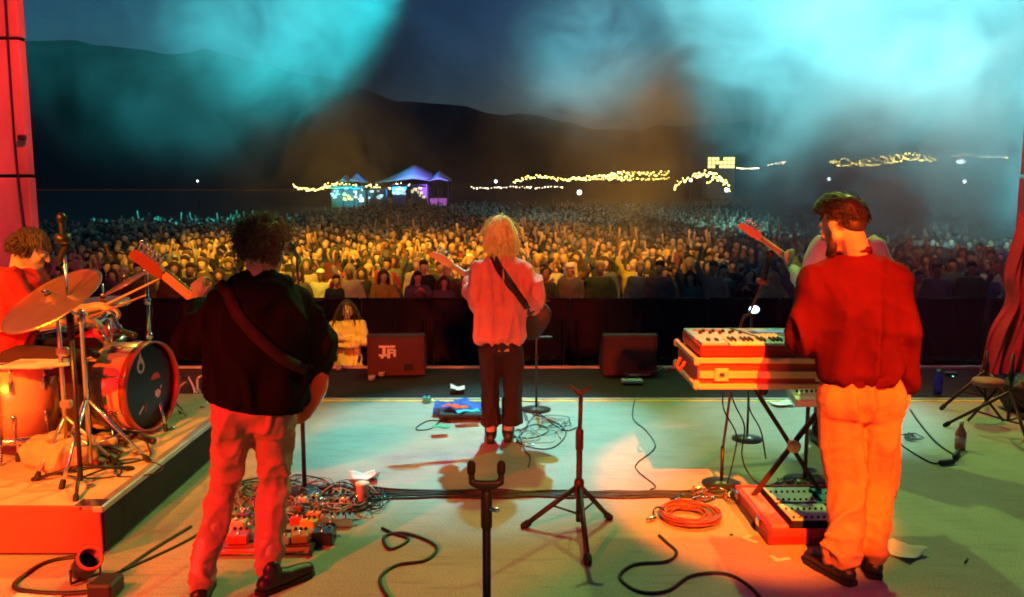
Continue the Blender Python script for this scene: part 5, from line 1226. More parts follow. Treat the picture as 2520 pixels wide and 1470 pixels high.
t = thing('pedalboard', 'red-lit flat pedalboard on the floor under the bassist\'s pedals', 'pedalboard', (*fl(650, 1352, 0)[:2], 0), (0, 0, .05))
for k, yy in enumerate((-.07, .0, .07, .14)): put('rail', MB().bbox((0, yy, .022), (.52, .045, .012), .003), 'hoop' if k else 'pedal_red', t, smooth=False)
for sx in (-.25, .25): put('end_frame', MB().bbox((sx, .03, .016), (.02, .27, .03), .003), 'steel', t, smooth=False)
pz = .03
for args in ((590, 1330, 'red', 'red effect pedal at the left end of the pedalboard', .10, .12), (585, 1298, 'cream', 'cream effect pedal above the red one on the left of the pedalboard', .10, .07), (600, 1278, 'purple', 'purple effect pedal between the bassist\'s legs', .07, .06),
             (570, 1278, 'green', 'green effect pedal beside the bassist\'s left calf', .07, .07), (705, 1335, 'cream', 'small cream effect pedal right of the bassist\'s foot', .045, .08), (740, 1330, 'orange', 'orange effect pedal at the right end of the board', .085, .10),
             (760, 1298, 'yellow', 'yellow effect pedal above the orange one', .09, .05), (735, 1290, 'red', 'red effect pedal left of the yellow one', .08, .06), (775, 1278, 'orange', 'second orange effect pedal behind the yellow one', .08, .07),
             (730, 1262, 'brown', 'brown effect pedal at the back of the group', .07, .06), (800, 1285, 'silver', 'silver effect pedal right of the orange ones', .045, .07), (745, 1240, 'white', 'white effect pedal by the stand base', .055, .06)):
    pedal(args[0], args[1], args[2], args[3], args[4], args[5], rz=rnd.uniform(-.15, .15), z=pz if args[1] > 1285 else 0)
pedal(838, 1292, 'silver', 'wide grey effect unit right of the pedal group', .14, .09, .05, .08, knobs=4, wide=True); pedal(815, 1296, 'black', 'thin black tuner pedal beside the grey unit', .05, .08, .03, .1, knobs=1)
pedal(798, 1335, 'black', 'rounded black pedal at the front right of the pedal group', .11, .10, .07, -.05, knobs=2)
pedal(848, 1240, 'white', 'pale box pedal near the cup', .06, .05, .04, .3)
pedal(820, 1210, 'black', 'long black power strip by the cable run', .16, .05, .04, .1, knobs=2)
# singer's pedalboard
t = thing('pedalboard', 'small dark pedalboard at the singer\'s feet covered by a blue cloth', 'pedalboard', (*fl(1178, 1030, 0)[:2], 0))
put('deck', MB().bbox((0, 0, .045), (.62, .22, .03), .006), 'black', t, smooth=False)
for sx in (-.26, .26): put('foot', MB().bbox((sx, 0, .016), (.03, .2, .03), .004), 'rubber', t, smooth=False)
cl = grid('cloth', -.21, .18, -.13, .12, 40, 30, lambda x, y: .075 + .035 * noise.noise(V((x * 11, y * 11, 0))) + .02 * noise.noise(V((x * 25, y * 22, 3))) - .05 * max(0, (-y - .09) / .04) * (1 + noise.noise(V((x * 14, 0, 0)))))
me = cl.mesh('cloth'); c0 = fl(1132, 1018, .0)
o = put('blue_cloth', me, mat('blue_cloth', (.03, .12, .55), .85, bump=.4), label='crumpled bright blue cloth draped over the singer\'s pedalboard', cat='cloth', loc=(c0.x, c0.y, .0)); o.modifiers.new('thickness', 'SOLIDIFY').thickness = .004
for nm, px, py, m_, lb, sx in (('red_cloth', 1120, 1000, mat('red_orange_cloth', (.75, .10, .04), .85), 'narrow red and orange cloth lying on the blue cloth', .10), ('turquoise_cloth', 1152, 1012, mat('turquoise_cloth', (.02, .45, .70), .85), 'turquoise cloth beside the red one at the singer\'s feet', .09), ('green_cloth', 1085, 1038, mat('green_cloth', (.04, .40, .25), .85), 'small green cloth hanging off the left of the pedalboard', .06)):
    me = grid('cl', -sx, sx, -.045, .045, 20, 12, lambda x, y: .105 + .02 * noise.noise(V((x * 16, y * 18, 8)))).mesh('cl'); q = fl(px, py, .1)
    o = put(nm, me, m_, label=lb, cat='cloth', loc=(q.x, q.y, .0 if nm != 'green_cloth' else -.04)); o.rotation_euler = (0, 0, -.5 if nm == 'red_cloth' else .2); o.modifiers.new('t', 'SOLIDIFY').thickness = .004
pedal(1050, 990, 'turquoise', 'small turquoise pedal at the left end of the singer\'s board', .06, .09, .05, .2); pedal(1255, 1018, 'black', 'black pedal right of the singer\'s boots', .10, .08, .05, 0)
def paper(px, py, w, h, label, rz=0, cur=.02, name='paper', m='white', z=.002):
    p = fl(px, py, 0); me = grid('p', -w / 2, w / 2, -h / 2, h / 2, 14, 14, lambda x, y: z + cur * (noise.noise(V((x * 9 + px, y * 9, 0))) + .6) * (abs(x) / w + abs(y) / h)).mesh('p')
    o = put(name, me, m, label=label, cat='paper', loc=(p.x, p.y, .002)); o.rotation_euler = (0, 0, rz); o.modifiers.new('t', 'SOLIDIFY').thickness = .0015; return o
paper(1127, 962, .13, .16, 'small white set list on the floor behind the singer\'s pedalboard', .1, .05)
paper(898, 1182, .16, .14, 'white set list lying behind the pink cup', .4, .07)
paper(2216, 1358, .17, .20, 'white paper arrow-shaped by folding, right of the keyboard player\'s shoes', .6, .03)
paper(1925, 998, .17, .14, 'white set list under the keyboard', .2, .03)
p = fl(893, 1240, 0)
t = thing('paper_cup', 'pink-lit paper cup standing at the end of the cable run', 'cup', (p.x, p.y, 0)); put('cup', MB().lathe([(0, .002), (.028, .002), (.038, .115), (.040, .118), (.036, .116), (.027, .006), (0, .006)], seg=20), mat('cup_card', (.75, .42, .42), .6), t)
put('lid', MB().lathe([(0, .118), (.041, .118), (.041, .126), (.034, .130), (0, .130)], seg=20), 'white', t)
for i, (px, py, rz, lb) in enumerate(((1845, 1330, -.9, 'white corner tape mark on the floor left of the red case'), (1925, 1378, .3, 'white tape mark on the floor in front of the red case'))):
    p = fl(px, py, 0); put('tape_mark', MB().box((0, 0, .003), (.085, .022, .003)).box((-.03, .03, .0032), (.022, .04, .003)), 'white', label=lb, cat='tape', loc=(p.x, p.y, 0), smooth=False).rotation_euler = (0, 0, rz)
for i, (px, py, rz, lb) in enumerate(((2378, 1382, .9, 'short black stick of tape on the floor at lower right'), (1800, 1318, .1, 'tiny dark scrap on the orange-lit floor'))):
    p = fl(px, py, 0); put('tape_scrap', MB().bbox((0, 0, .005), (.055 if i == 0 else .02, .010, .008), .003), 'black', label=lb, cat='scrap', loc=(p.x, p.y, 0), smooth=False).rotation_euler = (0, 0, rz)

M['stand_red'] = mat('stand_dark_enamel', (.06, .018, .018), .4, .3)
# near pole with U-shaped yoke
p = at(1197, 1200, 2.2); zt = at(1197, 1188, 2.2).z
t = thing('instrument_stand', 'thin black pole with U-shaped yoke rising from the bottom edge, centre', 'stand', (p.x, 2.2, 0))
put('pole', MB().tube([(0, 0, .10), (0, 0, zt - .02)], .0115, 8), 'black', t); put('sleeve', MB().cap((0, 0, zt - .12), (0, 0, zt - .03), .0155), 'black', t)
put('yoke', fuse(MB().chain([(-.040, .0, zt + .045), (-.040, 0, zt - .0), (0, 0, zt - .022), (.040, 0, zt - .0), (.040, 0, zt + .045)], [.0085] * 5, 8).bbox((0, 0, zt - .003), (.07, .02, .022), .005), .0045, 1), 'black', t)
put('pad', MB().cap((-.040, 0, zt + .03), (-.040, 0, zt + .05), .0115), 'rubber', t); put('pad', MB().cap((.040, 0, zt + .03), (.040, 0, zt + .05), .0115), 'rubber', t); put('thumb_screw', MB().cap((.012, -.01, zt - .07), (.03, -.02, zt - .07), .006), 'chrome', t)
stand_legs(t, V((0, 0, 0)), .42, .36, .011, 'black', .5)
# tripod stand in the middle
p = fl(1424, 1296, 0); zt = at(1428, 965, p.y).z
t = thing('instrument_stand', 'empty black tripod stand with forked top standing right of centre', 'stand', (p.x, p.y, 0))
put('pole', MB().tube([(0, 0, .03), (0, 0, .48)], .0165, 10), 'black', t); put('upper_tube', MB().tube([(0, 0, .46), (0.005, 0, zt)], .0115, 8), 'stand_red', t)
put('clutch', MB().cap((0, 0, .44), (0, 0, .53), .022), 'stand_red', t); put('hub', MB().cap((0, 0, .18), (0, 0, .25), .028), 'stand_red', t)
put('fork', fuse(MB().chain([(-.05, 0, zt + .03), (-.02, 0, zt + .005), (0, 0, zt - .01), (.03, 0, zt + .01), (.055, .01, zt + .028)], [.011, .012, .014, .012, .010], 8), .006, 1), 'stand_red', t)
for k, (fx, fy) in enumerate(((1290, 1294), (1500, 1274), (1447, 1384))):
    f_ = fl(fx, fy, .012) - V((p.x, p.y, 0)); l = put('leg', MB().tube([(0, 0, .235), f_], .0145, 8), 'black', t)
    put('rubber_foot', MB().cap(f_, f_ * .93 + V((0, 0, .015)), .021), 'rubber', l)
    put('brace', MB().tube([(0, 0, .07), V((0, 0, .235)).lerp(f_, .5)], .006, 5), 'black', t)
# thin microphone stand in front of the singer
p = fl(1322, 1000, 0); p.y = 6.9; p.x = at(1320, 900, 6.9).x
t = thing('microphone_stand', 'thin dark microphone stand in front of the singer', 'microphone stand', (p.x, p.y, 0)); zt = at(1320, 800, 6.9).z
put('base', MB().lathe([(0, 0), (.12, 0), (.12, .012), (0, .03)], seg=24), 'steel', t); put('pole', MB().tube([(0, 0, .02), (0, 0, zt + .2)], .010, 6), 'steel', t)
put('boom', MB().tube([(.08, 0, zt + .15), (0, 0, zt + .2), at(1258, 560, 6.75) - V((p.x, p.y, 0))], .007, 6), 'steel', t); put('tray', MB().bbox((.06, 0, zt - .10), (.14, .05, .012), .003), 'black', t, smooth=False)
e_ = at(1258, 560, 6.75) - V((p.x, p.y, 0)); mic(t, e_, e_ + V((-.05, -.1, .05)))

# ================================================================== KEYBOARD RIG
ky0 = 4.40; ky1 = 4.96; kz0 = .775; ktop = .985; kx0 = at(1712, 955, 4.40).x; kx1 = kx0 + 1.10
M['case_yellow'] = mat('case_aluminium', (.82, .62, .34), .35, .15, var=.12); M['case_red'] = mat('case_laminate', (.50, .06, .03), .5, var=.1)
t = thing('keyboard_case', 'open flight case tray with metal edges carrying the keyboard', 'flight case', (0, 0, 0))
cx = (kx0 + kx1) / 2; cyy = (ky0 + ky1) / 2; ch_ = .165
put('tray', MB().bbox((cx, cyy, kz0 + ch_ / 2 - .01), (kx1 - kx0 - .02, ky1 - ky0 - .02, ch_ - .02), .004), 'case_red', t, smooth=False)
for zz, hh in ((kz0 + .012, .030), (kz0 + .075, .040), (kz0 + .150, .030)):
    put('front_rail', MB().bbox((cx, ky0 + .002, zz), (kx1 - kx0 - .03, .022, hh), .004), 'case_yellow', t, smooth=False)
for zz in (kz0 + .012, kz0 + .150): put('side_rail', MB().bbox((kx0 + .002, cyy, zz), (.022, ky1 - ky0 - .03, .028), .004), 'case_yellow', t, smooth=False)
for x_ in (kx0 + .004, kx1 - .004):
    for y_ in (ky0 + .004, ky1 - .004): put('corner', MB().bbox((x_, y_, kz0 + .02), (.034, .034, .05), .010), 'case_yellow', t, smooth=False); put('corner', MB().bbox((x_, y_, kz0 + .145), (.034, .034, .045), .010), 'case_yellow', t, smooth=False)
for x_ in (kx0 + .13, kx0 + .66):
    l = put('latch', MB().bbox((x_, ky0 - .016, kz0 + .078), (.075, .014, .070), .008), 'case_yellow', t, smooth=False); put('latch_knob', MB().bbox((x_, ky0 - .028, kz0 + .080), (.028, .012, .020), .004), 'chrome', l, smooth=False)
h_ = put('handle', MB().tube([(kx0 + .74, ky0 - .014, kz0 + .10), (kx0 + .75, ky0 - .045, kz0 + .05), (kx0 + .87, ky0 - .045, kz0 + .05), (kx0 + .88, ky0 - .014, kz0 + .10)], .010, 6), 'hoop', t)
h_ = put('handle', MB().tube([(kx0 - .014, cyy - .06, kz0 + .10), (kx0 - .040, cyy - .05, kz0 + .05), (kx0 - .040, cyy + .05, kz0 + .05), (kx0 - .014, cyy + .06, kz0 + .10)], .009, 6), 'case_red', t)
# keyboard
M['kb_body'] = mat('grey_keyboard_shell', (.42, .60, .68), .35, .3, var=.05); M['kb_red'] = mat('red_keyboard_cheek', (.50, .03, .02), .4); M['ivory'] = mat('ivory_plastic', (.82, .80, .74), .3, var=.03); M['display'] = mat('lit_display', (.02, .05, .08), .2, emit=(.5, .8, 1), estr=.25)
t = thing('synthesiser_keyboard', 'silver synthesiser keyboard with red front lying in its flight case', 'keyboard', (0, 0, 0))
bx0 = kx0 + .03; bx1 = kx1 - .02; by0 = ky0 + .035; by1 = ky1 - .03; bz = kz0 + .158
def kz(y): return bz + .065 + (y - by0) * .03
put('body', MB().bbox(((bx0 + bx1) / 2, (by0 + by1) / 2, bz + .033), (bx1 - bx0, by1 - by0, .064), .006), 'kb_red', t, smooth=False)
put('top_panel', MB().bbox(((bx0 + bx1) / 2, by0 + .16 + (by1 - by0 - .17) / 2, bz + .072), (bx1 - bx0 - .004, by1 - by0 - .17, .016), .004), 'kb_body', t, smooth=False)
put('cheek_panel', MB().bbox((bx0 + .075, by0 + .078, bz + .072), (.14, .150, .016), .004), 'kb_body', t, smooth=False)
for k in range(2): put('pitch_wheel', MB().lathe([(0, -.008), (.028, -.008), (.028, .008), (0, .008)], (bx0 + .055 + .045 * k, by0 + .08, bz + .066), (1, 0, 0), 18), 'black', t)
kw = .0225; nk_ = int((bx1 - bx0 - .17) / kw); wk = MB().bbox((0, 0, 0), (kw - .0015, .145, .014), .002).mesh('white_key', False); wk.materials.append(M['ivory']); bk = MB().bbox((0, 0, 0), (.011, .09, .016), .003).mesh('black_key', False); bk.materials.append(M['black'])
for i in range(nk_):
    x_ = bx0 + .155 + kw * (i + .5); put('white_key', wk, None, t, loc=(x_, by0 + .078, bz + .070))
    if i % 7 in (0, 1, 3, 4, 5) and i < nk_ - 1: put('black_key', bk, None, t, loc=(x_ + kw / 2, by0 + .107, bz + .083))
put('display', MB().bbox((bx0 + .53, by0 + .33, bz + .084), (.30, .055, .006), .002), 'display', t, smooth=False); put('display_bezel', MB().bbox((bx0 + .53, by0 + .33, bz + .0815), (.36, .085, .004), .002), 'steel', t, smooth=False)
put('panel_groove', MB().bbox((bx0 + .31, by0 + .33, bz + .082), (.016, .30, .004), .001, Matrix.Rotation(.25, 3, 'Z')), 'black', t, smooth=False)
kn = MB().lathe([(0, 0), (.010, 0), (.009, .016), (0, .016)], seg=10).mesh('knob'); kn.materials.append(M['black'])
for i in range(9): put('knob', kn, None, t, loc=(bx0 + .06 + .028 * i, by0 + .30 + .05 * (i % 2), bz + .080))
bt_ = MB().bbox((0, 0, 0), (.022, .012, .006), .002).mesh('button', False); bt_.materials.append(M['ivory'])
for i in range(14): put('button', bt_, None, t, loc=(bx0 + .40 + .032 * (i % 7), by0 + .22 + .035 * (i // 7), bz + .083))
put('slider_panel', MB().bbox((bx0 + .12, by0 + .40, bz + .082), (.16, .04, .004), .001), 'kb_red', t, smooth=False)
# X stand
t = thing('keyboard_stand', 'dark X-shaped keyboard stand under the flight case', 'keyboard stand', (0, 0, 0))
hub = at(1940, 1098, 4.68); fy = 4.68
xl = at(1828, 1268, fy).x; xr = at(2040, 1262, fy).x
A = V((xl, fy - .03, .03)); B = V((xr, fy + .03, .03)); At = V((xr + .02, fy - .03, kz0 - .02)); Bt = V((at(1845, 965, fy).x, fy + .03, kz0 - .02))
for a_1, b_1 in ((A, At), (B, Bt)):
    put('arm', MB().tube([a_1, b_1], .017, 4), 'stand_red', t, smooth=False)
    for q, zz in ((a_1, .02), (b_1, kz0 - .018)):
        f_ = put('foot_bar', MB().bbox((q.x, fy, zz), (.034, .50, .034), .006), 'stand_red', t, smooth=False)
        for s in (-1, 1): put('end_cap', MB().bbox((q.x, fy + s * .255, zz), (.042, .03, .042 if zz > .1 else .036), .008), 'rubber', f_, smooth=False)
hub2 = (A + At) / 2; put('pivot', MB().lathe([(0, -.05), (.036, -.05), (.036, -.03), (.016, -.03), (.016, .05), (0, .05)], V((hub2.x, fy - .02, hub2.z)), (0, 1, 0), 18), 'case_yellow', t)
# cables hanging from the keyboard
for i, (a0, pts) in enumerate(((1775, [(1778, 965, 4.9), (1782, 1010, 4.9), (1812, 1070, 4.95), (1805, 1130, 4.95), (1790, 1190, 4.98)]), (1800, [(1798, 965, 4.95), (1810, 1000, 4.92), (1832, 1050, 4.95), (1826, 1120, 4.95), (1845, 1170, 5.0), (1890, 1210, 4.9)]), (1845, [(1842, 965, 5.0), (1846, 1010, 5.0), (1872, 1060, 5.0), (1885, 1130, 5.0)]))):
    cable([at(*q) for q in pts], .0045, label=('leftmost', 'middle', 'rightmost')[i] + ' black cable hanging down from the keyboard case', plugs=False, group='cables hanging from the keyboard')
# little second-tier gear: teal-lit mixer on small stand behind the keyboard
c = at(1990, 975, 5.15)
t = thing('small_mixer', 'small teal-lit mixer box on a stand behind the keyboard case', 'mixer', (c.x, 5.15, 0))
put('casing', MB().bbox((0, 0, c.z), (.22, .20, .05), .006, Matrix.Rotation(.25, 3, 'X')), 'kb_body', t, smooth=False); put('pole', MB().tube([(0, 0, .03), (0, 0, c.z)], .012, 6), 'steel', t); put('base', MB().lathe([(0, 0), (.13, 0), (.13, .014), (0, .03)], seg=24), 'steel', t)
for i in range(6): put('knob', kn, None, t, loc=(-.08 + .03 * i, -.02, c.z + .028))
# LED lamp / microphone on gooseneck behind the keyboard
t = thing('gooseneck_microphone', 'microphone on a bent gooseneck boom behind the keyboard', 'microphone stand')
q0 = at(1820, 815, 5.1)
put('boom', MB().tube(spline([q0 - V((.08, 0, .75)), q0, at(1845, 770, 5.1), at(1868, 715, 5.1), at(1882, 672, 5.1)], 6), .008, 6), 'hoop', t); put('base', MB().lathe([(0, 0), (.12, 0), (.12, .012), (0, .03)], V((q0.x - .08, q0.y, 0)), seg=20), 'steel', t); put('pole', MB().tube([V((q0.x - .08, q0.y, .02)), q0 - V((.08, 0, .72))], .011, 6), 'steel', t)
mic(t, at(1880, 690, 5.1), at(1888, 655, 5.1)); put('shock_mount', MB().lathe([(.03, 0), (.036, 0), (.036, .03), (.03, .03)], at(1874, 700, 5.08), (.3, 0, 1), 16, True), 'hoop', t)
t = thing('led_lamp', 'small blue-white LED lamp shining above the keyboard', 'lamp')
lp = at(1856, 762, 6.0); put('bulb', MB().ell(lp, (.036, .03, .026)), mat('led_emitter', (.8, .9, 1), .3, emit=(.45, .80, 1), estr=9), t); put('housing', MB().lathe([(.02, 0), (.045, .0), (.030, .05), (0, .06)], lp + V((0, .01, .0)), (0, 1, 0), 16), 'black', t); put('pole', MB().tube([V((lp.x, lp.y + .06, .02)), lp + V((0, .06, 0))], .009, 6), 'steel', t); put('base', MB().lathe([(0, 0), (.11, 0), (.11, .012), (0, .03)], V((lp.x, lp.y + .06, 0)), seg=20), 'steel', t)

# red synth case on the floor
M['rc'] = mat('red_case_paint', (.50, .05, .08), .45, var=.1); M['rcp'] = mat('pink_case_lining', (.62, .20, .28), .6); M['panel_w'] = mat('white_synth_panel', (.72, .76, .78), .4, var=.04); M['panel_t'] = mat('turquoise_synth_panel', (.06, .55, .65), .4)
c0 = fl(1905, 1345, 0); W_ = .58; D_ = .62
t = thing('synth_case', 'red open case on the floor holding white and turquoise synth panels', 'case', (fl(1890, 1344, 0).x, fl(1890, 1344, 0).y, 0), (0, 0, .02))
put('tray', MB().bbox((W_ / 2, D_ / 2, .03), (W_, D_, .05), .006), 'rc', t, smooth=False)
put('front_wall', MB().bbox((W_ / 2, .012, .045), (W_, .024, .08), .005), 'rc', t, smooth=False); put('side_wall', MB().bbox((.012, D_ / 2, .05), (.024, D_, .09), .005), 'rc', t, smooth=False)
put('lining', MB().bbox((.07, D_ / 2, .085), (.09, D_ - .05, .03), .006), 'rcp', t, smooth=False); put('back_wall', MB().bbox((W_ / 2, D_ - .012, .055), (W_, .024, .10), .005), 'rc', t, smooth=False)
for k in range(2): put('latch', MB().bbox((-.008, .15 + .4 * k, .07), (.012, .05, .04), .003), 'chrome', t, smooth=False)
def synth(x, y, w_, d_, m_, label, rot):
    wv = t.matrix_basis @ V((x, y, .055)); s = thing('synth_module', label, 'synthesiser', wv, (0, 0, .02 + rot))
    put('casing', MB().bbox((0, 0, .025), (w_, d_, .05), .005), 'black', s, smooth=False); put('panel', MB().bbox((0, 0, .0515), (w_ - .01, d_ - .01, .004), .001), m_, s, smooth=False)
    nx, ny = int(w_ / .032), int(d_ / .040)
    for i in range(nx):
        for j in range(ny):
            if (i * 3 + j * 5) % 3 == 0: put('knob', kn, None, s, loc=(-w_ / 2 + .024 + .032 * i, -d_ / 2 + .03 + .040 * j, .052)).scale = (.7, .7, .7)
bpy.context.view_layer.update()
synth(.27, .19, .26, .24, 'panel_w', 'nearer white synth module in the red case', .0); synth(.28, .45, .28, .24, 'panel_w', 'farther white synth module in the red case', .0); synth(.48, .42, .20, .24, 'panel_t', 'turquoise synth module leaning in the red case', -.12)

# ================================================================== STAGE EDGE
M['monitor'] = mat('monitor_cabinet_paint', (.075, .012, .02), .7, var=.15, bump=.2, bscale=80)
M['grille'] = mat('speaker_grille', (.02, .01, .01), .6, .3)
M['white_print'] = mat('white_stencil', (.75, .62, .60), .7)
def monitor(px0, px1, yb, label, rz=0):
    y = 8.25; x0 = at(px0, yb, y).x; x1 = at(px1, yb, y).x; w_ = (x1 - x0); h = .40
    t = thing('stage_monitor', label, 'speaker', ((x0 + x1) / 2, y, 0), (0, 0, rz)); hd = .42
    ol = [(-.02, 0), (hd, 0), (hd, .10), (.10, h), (0, h)]   # (depth,z): back towards the camera
    vs = [V((-w_ / 2, a, b)) for a, b in ol] + [V((w_ / 2, a, b)) for a, b in ol]; n = 5
    put('cabinet', MB().add(vs, [tuple(range(n)), tuple(range(n, 2 * n))[::-1]] + [(i, i + n, (i + 1) % n + n, (i + 1) % n) for i in range(n)]), 'monitor', t, smooth=False)
    put('back_edge', MB().bbox((0, -.006, h - .012), (w_ + .012, .02, .022), .004), 'steel', t, smooth=False)
    put('side_edge', MB().bbox((w_ / 2 - .012, -.014, h / 2), (.022, .012, h - .03), .003), 'monitor', t, smooth=False); put('side_edge', MB().bbox((-w_ / 2 + .012, -.014, h / 2), (.022, .012, h - .03), .003), 'monitor', t, smooth=False)
    a = Matrix.Rotation(math.atan2(.30, .32), 3, 'X')
    put('grille', MB().bbox((0, .265, .262), (w_ - .05, .36, .01), .003, Matrix.Rotation(-.752, 3, 'X')), 'grille', t, smooth=False)
    put('connector_plate', MB().bbox((w_ * .22, -.022, .08), (.09, .008, .06), .003), 'grille', t, smooth=False)
    return t, w_
mt, w_ = monitor(905, 1045, 900, 'dark red stage monitor with white stencilled letters at the stage edge', .05); monitor(1484, 1616, 895, 'plain dark red stage monitor at the stage edge, right of centre')
# stencil marks on its back: three letter-like shapes under one long bar
def stroke(x, z, w, h, name='stencil_letter', sh=0): put(name, MB().add([V((x, -.018, z)), V((x + w, -.018, z)), V((x + w + sh, -.018, z + h)), V((x + sh, -.018, z + h)), V((x, -.016, z)), V((x + w, -.016, z)), V((x + w + sh, -.016, z + h)), V((x + sh, -.016, z + h))], [(0, 1, 2, 3), (7, 6, 5, 4), (0, 4, 5, 1), (1, 5, 6, 2), (2, 6, 7, 3), (3, 7, 4, 0)]), 'white_print', mt, smooth=False)
stroke(-.165, .275, .16, .022); stroke(-.13, .205, .03, .07); stroke(-.165, .19, .075, .02); stroke(-.15, .17, .028, .03, sh=.01); stroke(-.085, .17, .028, .085); stroke(-.085, .245, .07, .02); stroke(-.06, .215, .05, .018); stroke(-.025, .185, .026, .075)
for i, (px, py, lb) in enumerate(((970, 905, 'below the monitor with lettering'), (940, 925, 'left of the lettered monitor\'s shadow'), (915, 935, 'farthest left on the black stage edge'), (1640, 912, 'right of the plain monitor'), (885, 858, 'on the stage edge beside the woman in yellow'))):
    p = fl(px, py, 0); p.y = min(p.y, 8.5); t = thing('gaffer_tape_roll', f'small pale roll of tape {lb}', 'tape roll', (p.x, p.y, 0)); put('ring', MB().lathe([(.018, 0), (.034, 0), (.034, .04), (.018, .04)], seg=16, closed=True), 'cable_grey', t)
p = fl(1555, 942, 0); t = thing('foot_controller', 'flat pale foot controller on the black stage edge below the plain monitor', 'foot controller', (p.x, p.y, 0)); put('casing', MB().bbox((0, 0, .015), (.20, .10, .03), .005), 'kb_body', t, smooth=False); put('footswitch', MB().cap((-.05, 0, .03), (-.05, 0, .04), .012), 'chrome', t); put('footswitch', MB().cap((.05, 0, .03), (.05, 0, .04), .012), 'chrome', t)

# ================================================================== RIGHT SIDE
p = fl(2362, 1106, 0); t = thing('bottle', 'red-lit bottle standing on the floor at right', 'bottle', (p.x, p.y, 0))
put('body', MB().lathe([(0, .002), (.034, .002), (.036, .02), (.036, .12), (.014, .165), (.014, .19), (0, .19)], seg=20), mat('red_bottle_plastic', (.65, .12, .08), .2, coat=.5), t); put('cap', MB().lathe([(0, .19), (.016, .19), (.016, .205), (0, .205)], seg=14), 'white', t); put('label_band', MB().lathe([(.0365, .05), (.0368, .05), (.0368, .10), (.0365, .10)], seg=20, closed=True), 'print_pink', t)
p = fl(2335, 982, 0); t = thing('bottle', 'deep blue bottle at the back edge of the floor at right', 'bottle', (p.x, p.y + .2, 0))
put('body', MB().lathe([(0, .002), (.036, .002), (.038, .02), (.038, .14), (.015, .18), (.015, .20), (0, .20)], seg=20), mat('blue_bottle_plastic', (.02, .04, .6), .2, coat=.5, emit=(.02, .04, .8), estr=.0), t); put('cap', MB().lathe([(0, .20), (.017, .20), (.017, .216), (0, .216)], seg=14), 'pedal_turquoise', t)
p = at(2338, 926, 8.3); t = thing('indicator_box', 'small black box with a glowing teal indicator light at the stage edge', 'device', (p.x, 8.3, 0)); put('casing', MB().bbox((0, 0, p.z / 2 + .02), (.12, .10, p.z + .04), .006), 'black', t, smooth=False); put('indicator', MB().ell((0, -.055, p.z), (.014, .008, .014)), mat('teal_indicator', (.1, .8, .7), .3, emit=(.1, 1, .8), estr=4), t)
def tri_stand(label, px, py, top_z, spread, m='stand_red', head=True, rot=.2):
    p = fl(px, py, 0); t = thing('boom_stand', label, 'stand', (p.x, p.y, 0)); put('pole', MB().tube([(0, 0, .12), (0, 0, top_z)], .013, 6), m, t); put('clutch', MB().cap((0, 0, top_z * .7), (0, 0, top_z * .78), .02), 'rubber', t)
    stand_legs(t, V((0, 0, 0)), .34, spread, .013, m, rot)
    if head: put('boom', MB().tube([(-.25, 0, top_z + .12), (0, 0, top_z), (.4, .05, top_z - .2)], .009, 6), m, t); put('counterweight', MB().cap((-.27, 0, top_z + .13), (-.20, 0, top_z + .095), .025), 'rubber', t)
    return p
tri_stand('dark folded tripod stand at far right by the wall', 2478, 1075, .62, .42, rot=.35, head=False); tri_stand('second dark tripod stand behind it against the red cloth', 2420, 1010, .50, .34, rot=1.0, head=False)
t = thing('stand_seat', 'small round stool top on crossed legs at far right', 'stool', (*fl(2425, 1040, 0)[:2], 0)); put('seat', MB().lathe([(0, .30), (.11, .30), (.12, .32), (.11, .345), (0, .345)], seg=20), 'cable_orange', t)
for s in (-1, 1): put('leg', MB().tube([(-.14 * s, .0, .012), (.10 * s, 0, .30)], .011, 5), 'stand_red', t)
me = fuse(MB().bbox((0, 0, .14), (.34, .30, .28), .06), .014, 3); displace(me, folds(.02, 7, seed=16)); put('gear_bag', me, 'black', label='slumped black gear bag at the right edge of the stage', cat='bag', loc=(*fl(2520, 1010, 0)[:2], 0))

# ================================================================== BOTTOM LEFT LAMP
p = fl(212, 1432, 0)
t = thing('floor_lamp', 'small round floor lamp can with dark lens in the bottom left corner', 'stage lamp', (p.x, p.y, 0), (0, 0, .9)); t.scale = (.8, .8, .8)
rm_ = Matrix.Rotation(R(48), 4, 'X')
put('can', MB().lathe([(.0, -.10), (.05, -.10), (.068, -.04), (.068, .09), (.060, .09), (.058, .0), (0, .0)], (0, 0, 0), seg=28).xf(Matrix.Translation((0, 0, .10)) @ rm_), 'steel', t); put('lens', MB().lathe([(0, .02), (.057, .02), (.057, .03), (0, .035)], seg=24).xf(Matrix.Translation((0, 0, .10)) @ rm_), 'blackhead', t)
put('bezel', MB().lathe([(.058, .088), (.074, .088), (.074, .10), (.058, .10)], seg=28, closed=True).xf(Matrix.Translation((0, 0, .10)) @ rm_), 'riser_side', t)
put('yoke', MB().tube([(-.085, 0, .10), (-.085, 0, .02), (.085, 0, .02), (.085, 0, .10)], .009, 6), 'steel', t)
put('distribution_box', MB().bbox((0, 0, .04), (.11, .14, .08), .01), 'black', label='dark box next to the floor lamp in the bottom left corner', cat='box', loc=(*fl(262, 1466, 0)[:2], 0), smooth=False)
paper(95, 1468, .22, .05, 'pale strip of tape on the floor at the very bottom left', .05, .002)

